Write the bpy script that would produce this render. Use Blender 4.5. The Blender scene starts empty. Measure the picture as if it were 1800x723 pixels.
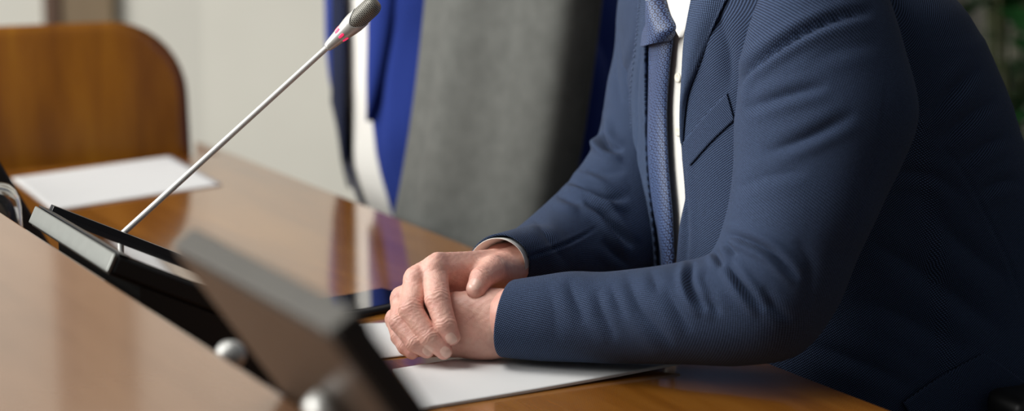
import bpy, bmesh, math, random
import numpy as np
from mathutils import Vector, Matrix
random.seed(7); np.random.seed(7)
SC = bpy.context.scene
COL = SC.collection
PI = math.pi

# ------------------------------------------------------------------ measured camera
FPX = 3500.0                        # 70 mm lens on a 36 mm sensor, 1800 px wide
PITCH = math.atan(618.5/FPX)
CP, SP = math.cos(PITCH), math.sin(PITCH)
EYE = 1.27
TABLE_Z = 0.75
ROT = math.atan2(.465, .885)        # the table runs 27.7 degrees off the view
MX = np.array([.8853, .4651]); UX = np.array([-.4651, .8853])

def at(px, py, zc):
    """world point seen at pixel (px,py) when it is zc metres along the view"""
    px = np.asarray(px, float); py = np.asarray(py, float); zc = np.asarray(zc, float)
    xc = (px-900)/FPX*zc; yc = (py-361.5)/FPX*zc
    return np.stack([xc+0*zc, zc*CP-yc*SP, EYE-(zc*SP+yc*CP)], -1)

def proj(P):
    P = np.asarray(P, float); drop = EYE-P[..., 2]
    zc = P[..., 1]*CP+drop*SP; yc = drop*CP-P[..., 1]*SP
    return 900+FPX*P[..., 0]/zc, 361.5+FPX*yc/zc, zc

def on_plane(px, py, z):
    t = (EYE-z)/(SP+(py-361.5)/FPX*CP)
    return at(px, py, t)

def mu(m, u, z):
    return np.array([m*MX[0]+u*UX[0], m*MX[1]+u*UX[1], z])

# ------------------------------------------------------------------ materials
def newmat(name):
    m = bpy.data.materials.new(name); m.use_nodes = True
    nt = m.node_tree
    return m, nt, nt.nodes['Principled BSDF']

def N(nt, t, **kw):
    n = nt.nodes.new(t)
    for k, v in kw.items():
        if k in n.inputs: n.inputs[k].default_value = v
        else: setattr(n, k, v)
    return n

def L(nt, a, b): nt.links.new(a, b)

def ramp(nt, stops, fac=None):
    r = N(nt, 'ShaderNodeValToRGB'); e = r.color_ramp.elements
    while len(e) < len(stops): e.new(.5)
    for i, (p, c) in enumerate(stops):
        e[i].position = p; e[i].color = (*c, 1)
    if fac is not None: L(nt, fac, r.inputs[0])
    return r

def mapped(nt, scale=(1, 1, 1), coord='Object', rot=(0, 0, 0)):
    tc = N(nt, 'ShaderNodeTexCoord'); mp = N(nt, 'ShaderNodeMapping')
    mp.inputs['Scale'].default_value = scale; mp.inputs['Rotation'].default_value = rot
    L(nt, tc.outputs[coord], mp.inputs[0]); return mp.outputs[0]

def math_(nt, op, a, b=None):
    n = N(nt, 'ShaderNodeMath', operation=op)
    for i, v in enumerate((a, b)):
        if v is None: continue
        if isinstance(v, (int, float)): n.inputs[i].default_value = v
        else: L(nt, v, n.inputs[i])
    return n.outputs[0]

def simple(name, col, rough=.5, metal=0, noise=0, nscale=40, bump=0, **kw):
    m, nt, b = newmat(name)
    b.inputs['Base Color'].default_value = (*col, 1)
    b.inputs['Roughness'].default_value = rough; b.inputs['Metallic'].default_value = metal
    for k, v in kw.items(): b.inputs[k.replace('_', ' ')].default_value = v
    n = N(nt, 'ShaderNodeTexNoise', Scale=nscale, Detail=4.0)
    L(nt, mapped(nt), n.inputs['Vector'])
    if noise:
        lo = tuple(c*(1-noise) for c in col); hi = tuple(min(1, c*(1+noise)) for c in col)
        L(nt, ramp(nt, [(.3, lo), (.7, hi)], n.outputs[0]).outputs[0], b.inputs['Base Color'])
    if bump:
        bp = N(nt, 'ShaderNodeBump', Strength=bump, Distance=.002)
        L(nt, n.outputs[0], bp.inputs['Height']); L(nt, bp.outputs[0], b.inputs['Normal'])
    return m

def wood(name, dark, mid, light, axis_scale, rough=.16, coat=.6, band=6.0, planks=None):
    """grain bands stretched along one axis of the object"""
    m, nt, b = newmat(name)
    v = mapped(nt, axis_scale)
    n1 = N(nt, 'ShaderNodeTexNoise', Scale=band, Detail=5.0, Roughness=.55, Distortion=.35)
    L(nt, v, n1.inputs['Vector'])
    n2 = N(nt, 'ShaderNodeTexNoise', Scale=band*9, Detail=4.0, Roughness=.6)
    L(nt, v, n2.inputs['Vector'])
    mix = math_(nt, 'ADD', math_(nt, 'MULTIPLY', n1.outputs[0], .78), math_(nt, 'MULTIPLY', n2.outputs[0], .22))
    r = ramp(nt, [(.34, dark), (.5, mid), (.66, light)], mix)
    out = r.outputs[0]
    if planks:
        br = N(nt, 'ShaderNodeTexBrick', offset=.43)
        for k, vv in dict(Scale=1.0, **{'Mortar Size': .0, 'Brick Width': planks[0], 'Row Height': planks[1],
                          'Color1': (.80, .76, .70, 1), 'Color2': (1.16, 1.12, 1.04, 1), 'Bias': 0.0}).items():
            br.inputs[k].default_value = vv
        L(nt, mapped(nt, (1, 1, 1), rot=(0, 0, PI/2)), br.inputs['Vector'])
        mx = N(nt, 'ShaderNodeMix', data_type='RGBA', blend_type='MULTIPLY'); mx.inputs[0].default_value = .8
        L(nt, out, mx.inputs[6]); L(nt, br.outputs[0], mx.inputs[7]); out = mx.outputs[2]
    L(nt, out, b.inputs['Base Color'])
    b.inputs['Roughness'].default_value = rough
    b.inputs['Coat Weight'].default_value = coat; b.inputs['Coat Roughness'].default_value = .06
    return m

def weave(name, base, dot, pitch=.0026, rot=.35, bump=.35, amt=1.0, rough=.85):
    """bird's-eye cloth: rows of light dots on a dark ground, laid out along the cloth (UV in metres)"""
    m, nt, b = newmat(name)
    v = mapped(nt, (1, 1, 1), 'UV', (0, 0, rot))
    wob = N(nt, 'ShaderNodeTexNoise', Scale=60.0, Detail=2.0); L(nt, v, wob.inputs['Vector'])
    sep = N(nt, 'ShaderNodeSeparateXYZ'); L(nt, v, sep.inputs[0])
    k = 2*PI/pitch
    w = math_(nt, 'MULTIPLY', math_(nt, 'SUBTRACT', wob.outputs[0], .5), 1.2)
    sx = math_(nt, 'SINE', math_(nt, 'ADD', math_(nt, 'MULTIPLY', sep.outputs[0], k), w))
    sy = math_(nt, 'SINE', math_(nt, 'ADD', math_(nt, 'MULTIPLY', sep.outputs[1], k*.85), w))
    pr = math_(nt, 'MULTIPLY', sx, sy)
    big = N(nt, 'ShaderNodeTexNoise', Scale=900.0, Detail=1.0); L(nt, v, big.inputs['Vector'])
    f = math_(nt, 'ADD', math_(nt, 'MULTIPLY', pr, .62*amt), math_(nt, 'MULTIPLY', big.outputs[0], .5))
    r = ramp(nt, [(.22, base), (.75, dot)], f)
    L(nt, r.outputs[0], b.inputs['Base Color'])
    b.inputs['Roughness'].default_value = rough
    b.inputs['Specular IOR Level'].default_value = .2
    b.inputs['Sheen Weight'].default_value = .03; b.inputs['Sheen Roughness'].default_value = .5
    bp = N(nt, 'ShaderNodeBump', Strength=bump, Distance=.0006)
    L(nt, f, bp.inputs['Height']); L(nt, bp.outputs[0], b.inputs['Normal'])
    return m

def tie_mat():
    m, nt, b = newmat('tie_silk')
    v = mapped(nt, (1, 1, 1), 'UV')
    sep = N(nt, 'ShaderNodeSeparateXYZ'); L(nt, v, sep.inputs[0])
    p = .0066
    def cell(off):
        fx = math_(nt, 'SUBTRACT', math_(nt, 'FRACT', math_(nt, 'ADD', math_(nt, 'DIVIDE', sep.outputs[0], p), off)), .5)
        fy = math_(nt, 'SUBTRACT', math_(nt, 'FRACT', math_(nt, 'ADD', math_(nt, 'DIVIDE', sep.outputs[1], p*1.5), off)), .5)
        fy = math_(nt, 'MULTIPLY', fy, 1.5)
        return math_(nt, 'SQRT', math_(nt, 'ADD', math_(nt, 'MULTIPLY', fx, fx), math_(nt, 'MULTIPLY', fy, fy)))
    d = math_(nt, 'MINIMUM', cell(0.0), cell(.5))
    ring = math_(nt, 'ABSOLUTE', math_(nt, 'SUBTRACT', d, .27))
    r = ramp(nt, [(.03, (.12, .21, .44)), (.07, (.009, .016, .055))], ring)
    L(nt, r.outputs[0], b.inputs['Base Color'])
    b.inputs['Roughness'].default_value = .5; b.inputs['Sheen Weight'].default_value = .04
    return m

def skin_mat():
    m, nt, b = newmat('skin')
    at_ = N(nt, 'ShaderNodeAttribute', attribute_name='blush')
    n = N(nt, 'ShaderNodeTexNoise', Scale=90.0, Detail=5.0, Roughness=.6); L(nt, mapped(nt), n.inputs['Vector'])
    n2 = N(nt, 'ShaderNodeTexNoise', Scale=420.0, Detail=3.0); L(nt, mapped(nt), n2.inputs['Vector'])
    f = math_(nt, 'ADD', at_.outputs['Fac'], math_(nt, 'MULTIPLY', math_(nt, 'SUBTRACT', n.outputs[0], .5), .9))
    r = ramp(nt, [(.0, (.76, .445, .355)), (.45, (.67, .32, .265)), (1.0, (.58, .215, .19))], f)
    L(nt, r.outputs[0], b.inputs['Base Color'])
    b.inputs['Roughness'].default_value = .47
    b.inputs['Subsurface Weight'].default_value = .12; b.inputs['Subsurface Radius'].default_value = (1, .35, .2)
    b.inputs['Subsurface Scale'].default_value = .006
    vo = N(nt, 'ShaderNodeTexVoronoi', Scale=700.0); L(nt, mapped(nt), vo.inputs['Vector'])
    h = math_(nt, 'ADD', math_(nt, 'MULTIPLY', n2.outputs[0], .7), math_(nt, 'MULTIPLY', vo.outputs[0], .4))
    bp = N(nt, 'ShaderNodeBump', Strength=.35, Distance=.0009)
    L(nt, h, bp.inputs['Height']); L(nt, bp.outputs[0], b.inputs['Normal'])
    return m

def grille_mat():
    m, nt, b = newmat('mic_grille')
    v = mapped(nt, (1, 1, 1), 'UV'); sep = N(nt, 'ShaderNodeSeparateXYZ'); L(nt, v, sep.inputs[0])
    p = .0021
    def cell(off):
        fx = math_(nt, 'SUBTRACT', math_(nt, 'FRACT', math_(nt, 'ADD', math_(nt, 'DIVIDE', sep.outputs[0], p), off)), .5)
        fy = math_(nt, 'SUBTRACT', math_(nt, 'FRACT', math_(nt, 'ADD', math_(nt, 'DIVIDE', sep.outputs[1], p*1.73), off)), .5)
        fy = math_(nt, 'MULTIPLY', fy, 1.73)
        return math_(nt, 'SQRT', math_(nt, 'ADD', math_(nt, 'MULTIPLY', fx, fx), math_(nt, 'MULTIPLY', fy, fy)))
    d = math_(nt, 'MINIMUM', cell(0.0), cell(.5))
    r = ramp(nt, [(.33, (.008, .008, .008)), (.40, (.36, .345, .30))], d)
    L(nt, r.outputs[0], b.inputs['Base Color'])
    mr = ramp(nt, [(.33, (0, 0, 0)), (.40, (.25, .25, .25))], d); L(nt, mr.outputs[0], b.inputs['Metallic'])
    b.inputs['Roughness'].default_value = .38
    return m

def wall_mat(name, col): return simple(name, col, .9, noise=.03, nscale=3, bump=.03)

def paper_mat():
    m, nt, b = newmat('white_paper')
    b.inputs['Base Color'].default_value = (.80, .80, .79, 1); b.inputs['Roughness'].default_value = .75
    n = N(nt, 'ShaderNodeTexNoise', Scale=14.0); L(nt, mapped(nt), n.inputs['Vector'])
    bp = N(nt, 'ShaderNodeBump', Strength=.08, Distance=.01)
    L(nt, n.outputs[0], bp.inputs['Height']); L(nt, bp.outputs[0], b.inputs['Normal'])
    return m

MAT = dict(
    table=wood('table_veneer', (.155, .050, .006), (.26, .096, .013), (.36, .150, .026), (1.0, .10, 1.0), rough=.14, coat=.55, band=9.0, planks=(.9, .16)),
    console=wood('console_veneer', (.19, .09, .042), (.265, .132, .066), (.33, .175, .092), (1.0, .14, 1.0), rough=.22, coat=.5, band=6.0),
    edge=wood('table_edge_wood', (.18, .06, .01), (.27, .10, .018), (.34, .14, .03), (1.0, .10, 1.0), rough=.2, coat=.4, band=14.0),
    ply=wood('chair_plywood', (.17, .052, .003), (.29, .105, .006), (.40, .165, .010), (1.0, 1.0, .10), rough=.3, coat=.3, band=8.0),
    doorwood=wood('dark_door_wood', (.05, .02, .006), (.075, .032, .012), (.10, .045, .018), (1, 1, .1), rough=.5, coat=0, band=6.0),
    doorpanel=wood('brown_door_panel', (.12, .075, .035), (.165, .11, .055), (.20, .14, .075), (1, 1, .2), rough=.5, coat=0, band=4.0),
    suit=weave('navy_birdseye_cloth', (.0048, .0095, .0255), (.083, .131, .25), pitch=.0027),
    suit_lapel=weave('navy_lapel_cloth', (.006, .0118, .030), (.11, .17, .31), pitch=.0026, rot=.9),
    blue=weave('royal_blue_cloth', (.008, .021, .15), (.018, .05, .29), pitch=.0022, bump=.15),
    navytie=weave('dark_navy_tie_cloth', (.004, .007, .024), (.012, .019, .055), pitch=.008),
    trousers=weave('charcoal_trouser_cloth', (.006, .008, .014), (.02, .024, .035), pitch=.002),
    tie=tie_mat(), skin=skin_mat(), grille=grille_mat(), paper=paper_mat(),
    shirt=simple('white_shirt_cotton', (.70, .69, .65), .8, noise=.03, nscale=300, bump=.1),
    nail=simple('fingernail', (.77, .49, .405), .28, noise=.05, nscale=200),
    hair=simple('dark_hair', (.03, .022, .016), .5, noise=.4, nscale=200, bump=.5),
    eye=simple('eye_white', (.75, .72, .68), .25), iris=simple('iris_brown', (.05, .03, .02), .2),
    shoe=simple('black_shoe_leather', (.01, .01, .01), .3),
    grey=simple('grey_chair_wool', (.092, .096, .089), .95, noise=.13, nscale=38, bump=.25),
    greypipe=simple('grey_chair_piping', (.07, .073, .07), .95, noise=.2, nscale=200),
    blackplastic=simple('black_plastic', (.006, .006, .006), .45),
    blackcase=simple('black_monitor_case', (.0035, .0035, .0035), .55),
    blackglass=simple('black_glass', (.006, .006, .007), .04, Specular_IOR_Level=.7),
    rim=simple('screen_rim', (.008, .010, .014), .3),
    alum=simple('brushed_aluminium', (.23, .24, .225), .42, .55, noise=.05, nscale=60),
    backpanel=simple('wood_reflection_back', (.05, .037, .027), .35, .5, noise=.1, nscale=20),  # dark grey back with the console wood's brown reflection painted into its colour
    silver=simple('satin_silver', (.52, .52, .50), .34, .35),
    silverpaint=simple('silver_paint', (.62, .62, .60), .40, .2),
    chrome=simple('chrome_steel', (.6, .6, .6), .2, 1.0),
    wall=wall_mat('warm_white_paint', (.66, .645, .575)), wall2=wall_mat('warm_white_paint_side', (.64, .625, .555)),
    wallr=wall_mat('taupe_paint', (.52, .49, .42)),
    ceil=wall_mat('white_ceiling_paint', (.8, .8, .78)),
    floor=simple('grey_carpet', (.13, .12, .11), .95, noise=.3, nscale=120, bump=.4),
    skirting=simple('skirting_paint', (.6, .58, .52), .5),
    leaf=simple('dark_green_leaf', (.025, .12, .03), .4, noise=.5, nscale=10),
    stem=simple('plant_stem', (.06, .07, .025), .7), pot=simple('grey_planter', (.16, .155, .15), .6, noise=.1, nscale=9),
    soil=simple('potting_soil', (.02, .014, .009), .95, bump=.6),
    button=simple('shirt_button', (.72, .69, .60), .3), buttonnavy=simple('navy_button', (.01, .012, .025), .35),
    shaded_alum=simple('shaded_brushed_aluminium', (.095, .09, .08), .45, .5, noise=.05, nscale=60),  # same aluminium as alum, the nearest strip's shade put into the colour
    thread=simple('navy_thread', (.10, .14, .24), .7),
    glass=None, led=None)
m, nt, b = newmat('clear_glass'); b.inputs['Transmission Weight'].default_value = 1; b.inputs['Roughness'].default_value = .02
b.inputs['IOR'].default_value = 1.45; MAT['glass'] = m
m, nt, b = newmat('lit_red_indicator'); b.inputs['Base Color'].default_value = (.75, .05, .12, 1)
b.inputs['Emission Color'].default_value = (1, .03, .13, 1); b.inputs['Emission Strength'].default_value = .75; MAT['led'] = m

# ------------------------------------------------------------------ objects
def tag(o, label=None, cat=None, group=None, kind=None):
    if label: o['label'] = label
    if cat: o['category'] = cat
    if group: o['group'] = group
    if kind: o['kind'] = kind
    return o

def thing(name, label, cat, loc=(0, 0, 0), rz=0, group=None):
    o = bpy.data.objects.new(name, None); COL.objects.link(o)
    o.location = tuple(map(float, loc)); o.rotation_euler = (0, 0, rz); o.empty_display_size = .1
    return tag(o, label, cat, group)

def link(name, me, mat, parent=None, smooth=True, world=False):
    """world=True: the mesh is in world coordinates, keep it there under its parent"""
    o = bpy.data.objects.new(name, me); COL.objects.link(o)
    if mat is not None and not me.materials: me.materials.append(mat)
    if smooth:
        for p in me.polygons: p.use_smooth = True
    if parent is not None:
        o.parent = parent
        if world:
            chain = Matrix.Identity(4); q = parent
            while q is not None:
                chain = Matrix.Translation(q.location) @ q.rotation_euler.to_matrix().to_4x4() @ chain
                q = q.parent
            me.transform(chain.inverted())
    return o

def mesh(name, V, F, fix=True):
    me = bpy.data.meshes.new(name)
    me.from_pydata([tuple(map(float, v)) for v in V], [], [tuple(map(int, f)) for f in F]); me.update()
    if fix:
        bm = bmesh.new(); bm.from_mesh(me); bmesh.ops.recalc_face_normals(bm, faces=bm.faces); bm.to_mesh(me); bm.free()
    return me

def bm_mesh(name, bm):
    bmesh.ops.recalc_face_normals(bm, faces=bm.faces)
    me = bpy.data.meshes.new(name); bm.to_mesh(me); bm.free(); return me

def box_bm(lo, hi, bev=.0, seg=2, bm=None):
    bm2 = bmesh.new()
    bmesh.ops.create_cube(bm2, size=1)
    for v in bm2.verts:
        v.co = Vector([(lo[i]+hi[i])/2+v.co[i]*(hi[i]-lo[i]) for i in range(3)])
    if bev: bmesh.ops.bevel(bm2, geom=bm2.edges[:], offset=bev, segments=seg, affect='EDGES', profile=.5)
    if bm is None: return bm2
    me = bpy.data.meshes.new('t'); bm2.to_mesh(me); bm2.free(); bm.from_mesh(me); bpy.data.meshes.remove(me); return bm

def tube_arr(path, rad, seg=16, cap=True):
    """V,F of a tube along path"""
    path = np.asarray(path, float); n = len(path)
    rad = np.broadcast_to(np.asarray(rad, float), (n,))
    T = np.gradient(path, axis=0); T /= np.linalg.norm(T, axis=1)[:, None]
    up = np.array([0, 0, 1.]) if abs(T[0, 2]) < .9 else np.array([1., 0, 0])
    V = []; a = np.linspace(0, 2*PI, seg, endpoint=False)
    e1 = np.cross(T[0], up); e1 /= np.linalg.norm(e1)
    for i in range(n):
        e1 = e1-T[i]*e1.dot(T[i]); e1 /= np.linalg.norm(e1); e2 = np.cross(T[i], e1)
        V.append(path[i]+rad[i]*(np.cos(a)[:, None]*e1+np.sin(a)[:, None]*e2))
    V = np.concatenate(V); F = []
    for i in range(n-1):
        for j in range(seg):
            k = (j+1) % seg; F.append((i*seg+j, i*seg+k, (i+1)*seg+k, (i+1)*seg+j))
    if cap: F.append(tuple(range(seg))[::-1]); F.append(tuple((n-1)*seg+j for j in range(seg)))
    return V, F

def tube(name, path, rad, mat, parent=None, seg=16, world=False):
    V, F = tube_arr(path, rad, seg); return link(name, mesh(name, V, F), mat, parent, True, world)

def grid_faces(n, m, closed):
    F = []; mm = m if closed else m-1
    for i in range(n-1):
        for j in range(mm):
            k = (j+1) % m; F.append((i*m+j, i*m+k, (i+1)*m+k, (i+1)*m+j))
    return F

def grid_mesh(name, P, uv=None, closed=False, cap0=False, cap1=False):
    """P[n,m,3]; uv[n,m(+1),2] in metres"""
    n, m = P.shape[:2]; F = grid_faces(n, m, closed); base = len(F)
    if cap0: F.append(tuple(range(m)))
    if cap1: F.append(tuple((n-1)*m+j for j in range(m)))
    me = mesh(name, P.reshape(-1, 3), F, fix=False)
    if uv is not None:
        lay = me.uv_layers.new(name='UVMap'); mc = uv.shape[1]
        data = np.zeros((len(me.loops), 2)); li = 0; mm = m if closed else m-1
        for i in range(n-1):
            for j in range(mm):
                data[li] = uv[i, j]; data[li+1] = uv[i, j+1]; data[li+2] = uv[i+1, j+1]; data[li+3] = uv[i+1, j]; li += 4
        lay.data.foreach_set('uv', data.ravel())
    bm = bmesh.new(); bm.from_mesh(me); bmesh.ops.recalc_face_normals(bm, faces=bm.faces); bm.to_mesh(me); bm.free()
    return me

def metric_uv(P, closed):
    """arc-length coordinates of a grid, in metres"""
    n, m = P.shape[:2]
    Q = np.concatenate([P, P[:, :1]], 1) if closed else P
    du = np.linalg.norm(np.diff(Q, axis=1), axis=2); dv = np.linalg.norm(np.diff(P, axis=0), axis=2)
    u = np.concatenate([np.zeros((1,)), np.cumsum(du.mean(0))]); v = np.concatenate([[0], np.cumsum(dv.mean(1))])
    U, Vv = np.meshgrid(u, v); sc = du.sum(1)/du.sum(1).mean()
    U = (U-u.mean())*np.clip(sc, .7, 1.3)[:, None]
    return np.stack([U, Vv], -1)

def catmull(K, t):
    """K[k,...] control values, t in 0..k-1"""
    K = np.asarray(K, float); k = len(K)
    i = np.clip(np.floor(t).astype(int), 0, k-2); f = t-i
    sh = (-1,)+(1,)*(K.ndim-1); f = f.reshape(sh)
    p0 = K[np.maximum(i-1, 0)]; p1 = K[i]; p2 = K[i+1]; p3 = K[np.minimum(i+2, k-1)]
    return .5*((2*p1)+(-p0+p2)*f+(2*p0-5*p1+4*p2-p3)*f**2+(-p0+3*p1-3*p2+p3)*f**3)

def resample(pts, n):
    pts = np.asarray(pts, float)
    return catmull(pts, np.linspace(0, len(pts)-1, n))

def grid_normals(P, closed):
    if closed: dU = np.roll(P, -1, 1)-np.roll(P, 1, 1)
    else: dU = np.gradient(P, axis=1)
    dV = np.gradient(P, axis=0)
    Nn = np.cross(dU, dV); ln = np.linalg.norm(Nn, axis=2, keepdims=True); return Nn/np.maximum(ln, 1e-12)

# ------------------------------------------------------------------ distance fields -> surface
def smin(a, b, k):
    h = np.maximum(k-np.abs(a-b), 0)/k
    return np.minimum(a, b)-h*h*k*.25

def snet(f, org, h):
    nx, ny, nz = f.shape; s = f < 0
    c = [s[i:nx-1+i, j:ny-1+j, k:nz-1+k] for i in (0, 1) for j in (0, 1) for k in (0, 1)]
    tot = sum(x.astype(np.int8) for x in c); act = (tot > 0) & (tot < 8)
    I = np.argwhere(act); ids = -np.ones(act.shape, int); ids[act] = np.arange(len(I))
    acc = np.zeros((len(I), 3)); cnt = np.zeros(len(I))
    for ax in range(3):
        o = [a for a in range(3) if a != ax]
        for p in (0, 1):
            for q in (0, 1):
                A = np.zeros(3, int); A[o[0]] = p; A[o[1]] = q; B = A.copy(); B[ax] = 1
                fa = f[tuple((I+A).T)]; fb = f[tuple((I+B).T)]; mk = (fa < 0) != (fb < 0)
                t = np.where(mk, fa/np.where(fa == fb, 1, fa-fb), 0)
                pos = I+A+t[:, None]*(B-A); acc[mk] += pos[mk]; cnt[mk] += 1
    V = acc/cnt[:, None]*h+np.asarray(org)
    F = []
    for ax in range(3):
        o = [a for a in range(3) if a != ax]
        sl0 = [slice(None)]*3; sl1 = [slice(None)]*3; sl0[ax] = slice(0, -1); sl1[ax] = slice(1, None)
        E = np.argwhere(s[tuple(sl0)] != s[tuple(sl1)])
        lim = np.array(f.shape)-1
        ok = (E[:, o[0]] > 0) & (E[:, o[1]] > 0) & (E[:, o[0]] < lim[o[0]]) & (E[:, o[1]] < lim[o[1]]); E = E[ok]
        q = []
        for dp, dq in ((-1, -1), (0, -1), (0, 0), (-1, 0)):
            D = E.copy(); D[:, o[0]] += dp; D[:, o[1]] += dq; q.append(ids[tuple(D.T)])
        F.append(np.stack(q, 1))
    return V, np.concatenate(F)

class Field:
    def __init__(s, lo, hi, h):
        s.lo = np.array(lo, float); s.h = h
        s.n = np.ceil((np.array(hi)-lo)/h).astype(int)+1
        s.f = np.full(s.n, 1e3)
    def sub(s, lo, hi):
        a = np.clip(((np.array(lo)-s.lo)/s.h).astype(int)-1, 0, s.n-1); b = np.clip(((np.array(hi)-s.lo)/s.h).astype(int)+3, 1, s.n)
        sl = tuple(slice(a[i], b[i]) for i in range(3))
        g = np.stack(np.meshgrid(*[s.lo[i]+s.h*np.arange(a[i], b[i]) for i in range(3)], indexing='ij'), -1)
        return sl, g
    def cone(s, a, b, r1, r2, k=0.0, sub=False):
        a = np.array(a, float); b = np.array(b, float); R = max(r1, r2)+2*k+4*s.h
        sl, g = s.sub(np.minimum(a, b)-R, np.maximum(a, b)+R)
        if g.size == 0: return
        ab = b-a; t = np.clip(((g-a)@ab)/max(ab@ab, 1e-12), 0, 1)
        d = np.linalg.norm(g-a-t[..., None]*ab, axis=-1)-(r1+(r2-r1)*t)
        s.put(sl, d, k, sub)
    def ell(s, c, r, k=0.0, sub=False, axes=None):
        c = np.array(c, float); r = np.array(r, float); R = r.max()+2*k+4*s.h
        sl, g = s.sub(c-R, c+R); q = g-c
        if g.size == 0: return
        if axes is not None: q = q@np.array(axes).T
        k0 = np.linalg.norm(q/r, axis=-1); k1 = np.linalg.norm(q/(r*r), axis=-1)
        s.put(sl, k0*(k0-1)/np.maximum(k1, 1e-9), k, sub)
    def put(s, sl, d, k, sub):
        cur = s.f[sl]
        if sub: s.f[sl] = -smin(-cur, d, k) if k else np.maximum(cur, -d)
        else: s.f[sl] = smin(cur, d, k) if k else np.minimum(cur, d)
    def join(s, other, k):
        s.f = smin(s.f, other.f, k) if k else np.minimum(s.f, other.f)
    def sample(s, P):
        q = (np.asarray(P)-s.lo)/s.h; i = np.clip(np.floor(q).astype(int), 0, s.n-2); t = q-i; out = 0
        for a in (0, 1):
            for b in (0, 1):
                for c in (0, 1):
                    w = (t[..., 0] if a else 1-t[..., 0])*(t[..., 1] if b else 1-t[..., 1])*(t[..., 2] if c else 1-t[..., 2])
                    out = out+w*s.f[i[..., 0]+a, i[..., 1]+b, i[..., 2]+c]
        return out
    def grad(s, P, e=None):
        e = e or s.h; G = []
        for i in range(3):
            d = np.zeros(3); d[i] = e; G.append(s.sample(P+d)-s.sample(P-d))
        G = np.stack(G, -1); return G/np.maximum(np.linalg.norm(G, axis=-1, keepdims=True), 1e-9)
    def surf(s): return snet(s.f, s.lo, s.h)
# ================================================================== the room
def struct(name, me, mat): return tag(link(name, me, mat, smooth=False), kind='structure')

struct('floor', bm_mesh('floor', box_bm((-4.2, -1.5, -.06), (4.6, 6.6, 0))), MAT['floor'])
struct('wall_back', bm_mesh('wall_back', box_bm((-4.2, 5.62, 0), (-.875, 5.78, 3.0))), MAT['wall'])
# the pier beside it steps forward; its side runs on behind the seats
def prism_bm(pts, z0, z1):
    bm = bmesh.new(); lo = [bm.verts.new((x, y, z0)) for x, y in pts]; hi = [bm.verts.new((x, y, z1)) for x, y in pts]
    bm.faces.new(lo[::-1]); bm.faces.new(hi)
    for i in range(len(pts)):
        k = (i+1) % len(pts); bm.faces.new((lo[i], lo[k], hi[k], hi[i]))
    return bm
struct('wall_pier', bm_mesh('wall_pier', prism_bm([(-.875, 5.62), (1.1, 5.0), (1.1, 5.3), (-.82, 5.9)], 0, 3.0)), MAT['wall2'])
struct('wall_right', bm_mesh('wall_right', prism_bm([(1.1, 5.3), (1.1, 5.15), (4.6, 4.95), (4.6, 5.2)], 0, 3.0)), MAT['wallr'])
struct('baseboard_back', bm_mesh('baseboard_back', box_bm((-4.2, 5.6, 0), (-.9, 5.62, .09))), MAT['skirting'])

# door in the back wall, seen above the wooden chair
d = struct('door_1', bm_mesh('door', box_bm((-1.27, 5.585, 0), (-1.13, 5.62, 2.1), .004)), MAT['doorpanel'])
for lo, hi in (((-1.31, 5.57, 0), (-1.265, 5.62, 2.17)), ((-1.137, 5.57, 0), (-1.115, 5.62, 2.17)), ((-1.265, 5.57, 2.1), (-1.137, 5.62, 2.17))):
    link('door_frame', bm_mesh('door_frame', box_bm(lo, hi, .004)), MAT['doorwood'] if lo[0] < -1.3 else MAT['doorpanel'], d, False)

# ================================================================== the table
def desk_thing(name, label, cat, m=0, u=0, z=0, group=None): return thing(name, label, cat, mu(m, u, z), ROT, group)

# outline in (m,u): long straight seat edge, notched far corner where the wooden chair stands
tb = desk_thing('conference_table', 'long glossy brown wooden conference table with papers and joined hands on it', 'table')
near = [(.30, .42), (1.165, .42), (1.168, 2.02), (.30, 2.02)]
far = [(.30, 2.022), (1.168, 2.022), (1.172, 2.75), (1.178, 3.44), (1.174, 3.462), (1.165, 3.462), (1.156, 3.30), (.30, 3.28)]
def slab(pts, z0, z1, bev):
    bm = prism_bm(pts, z0, z1)
    es = [e for e in bm.edges if abs(e.verts[0].co.z-e.verts[1].co.z) < 1e-6 and e.verts[0].co.z > z1-1e-4]
    bmesh.ops.bevel(bm, geom=es, offset=bev, segments=2, affect='EDGES', profile=.5); return bm
for pts in (near, far):
    link('tabletop', bm_mesh('tabletop', slab(pts, .712, .75, .0022)), MAT['table'], tb, False)
link('edge_band', bm_mesh('edge_band', box_bm((1.135, .45, .672), (1.152, 3.25, .711), .003)), MAT['edge'], tb, False)
for u in (.62, 1.95, 3.15):
    link('leg', bm_mesh('leg', box_bm((.52, u-.03, 0), (.60, u+.03, .712), .004)), MAT['edge'], tb, False)

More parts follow.
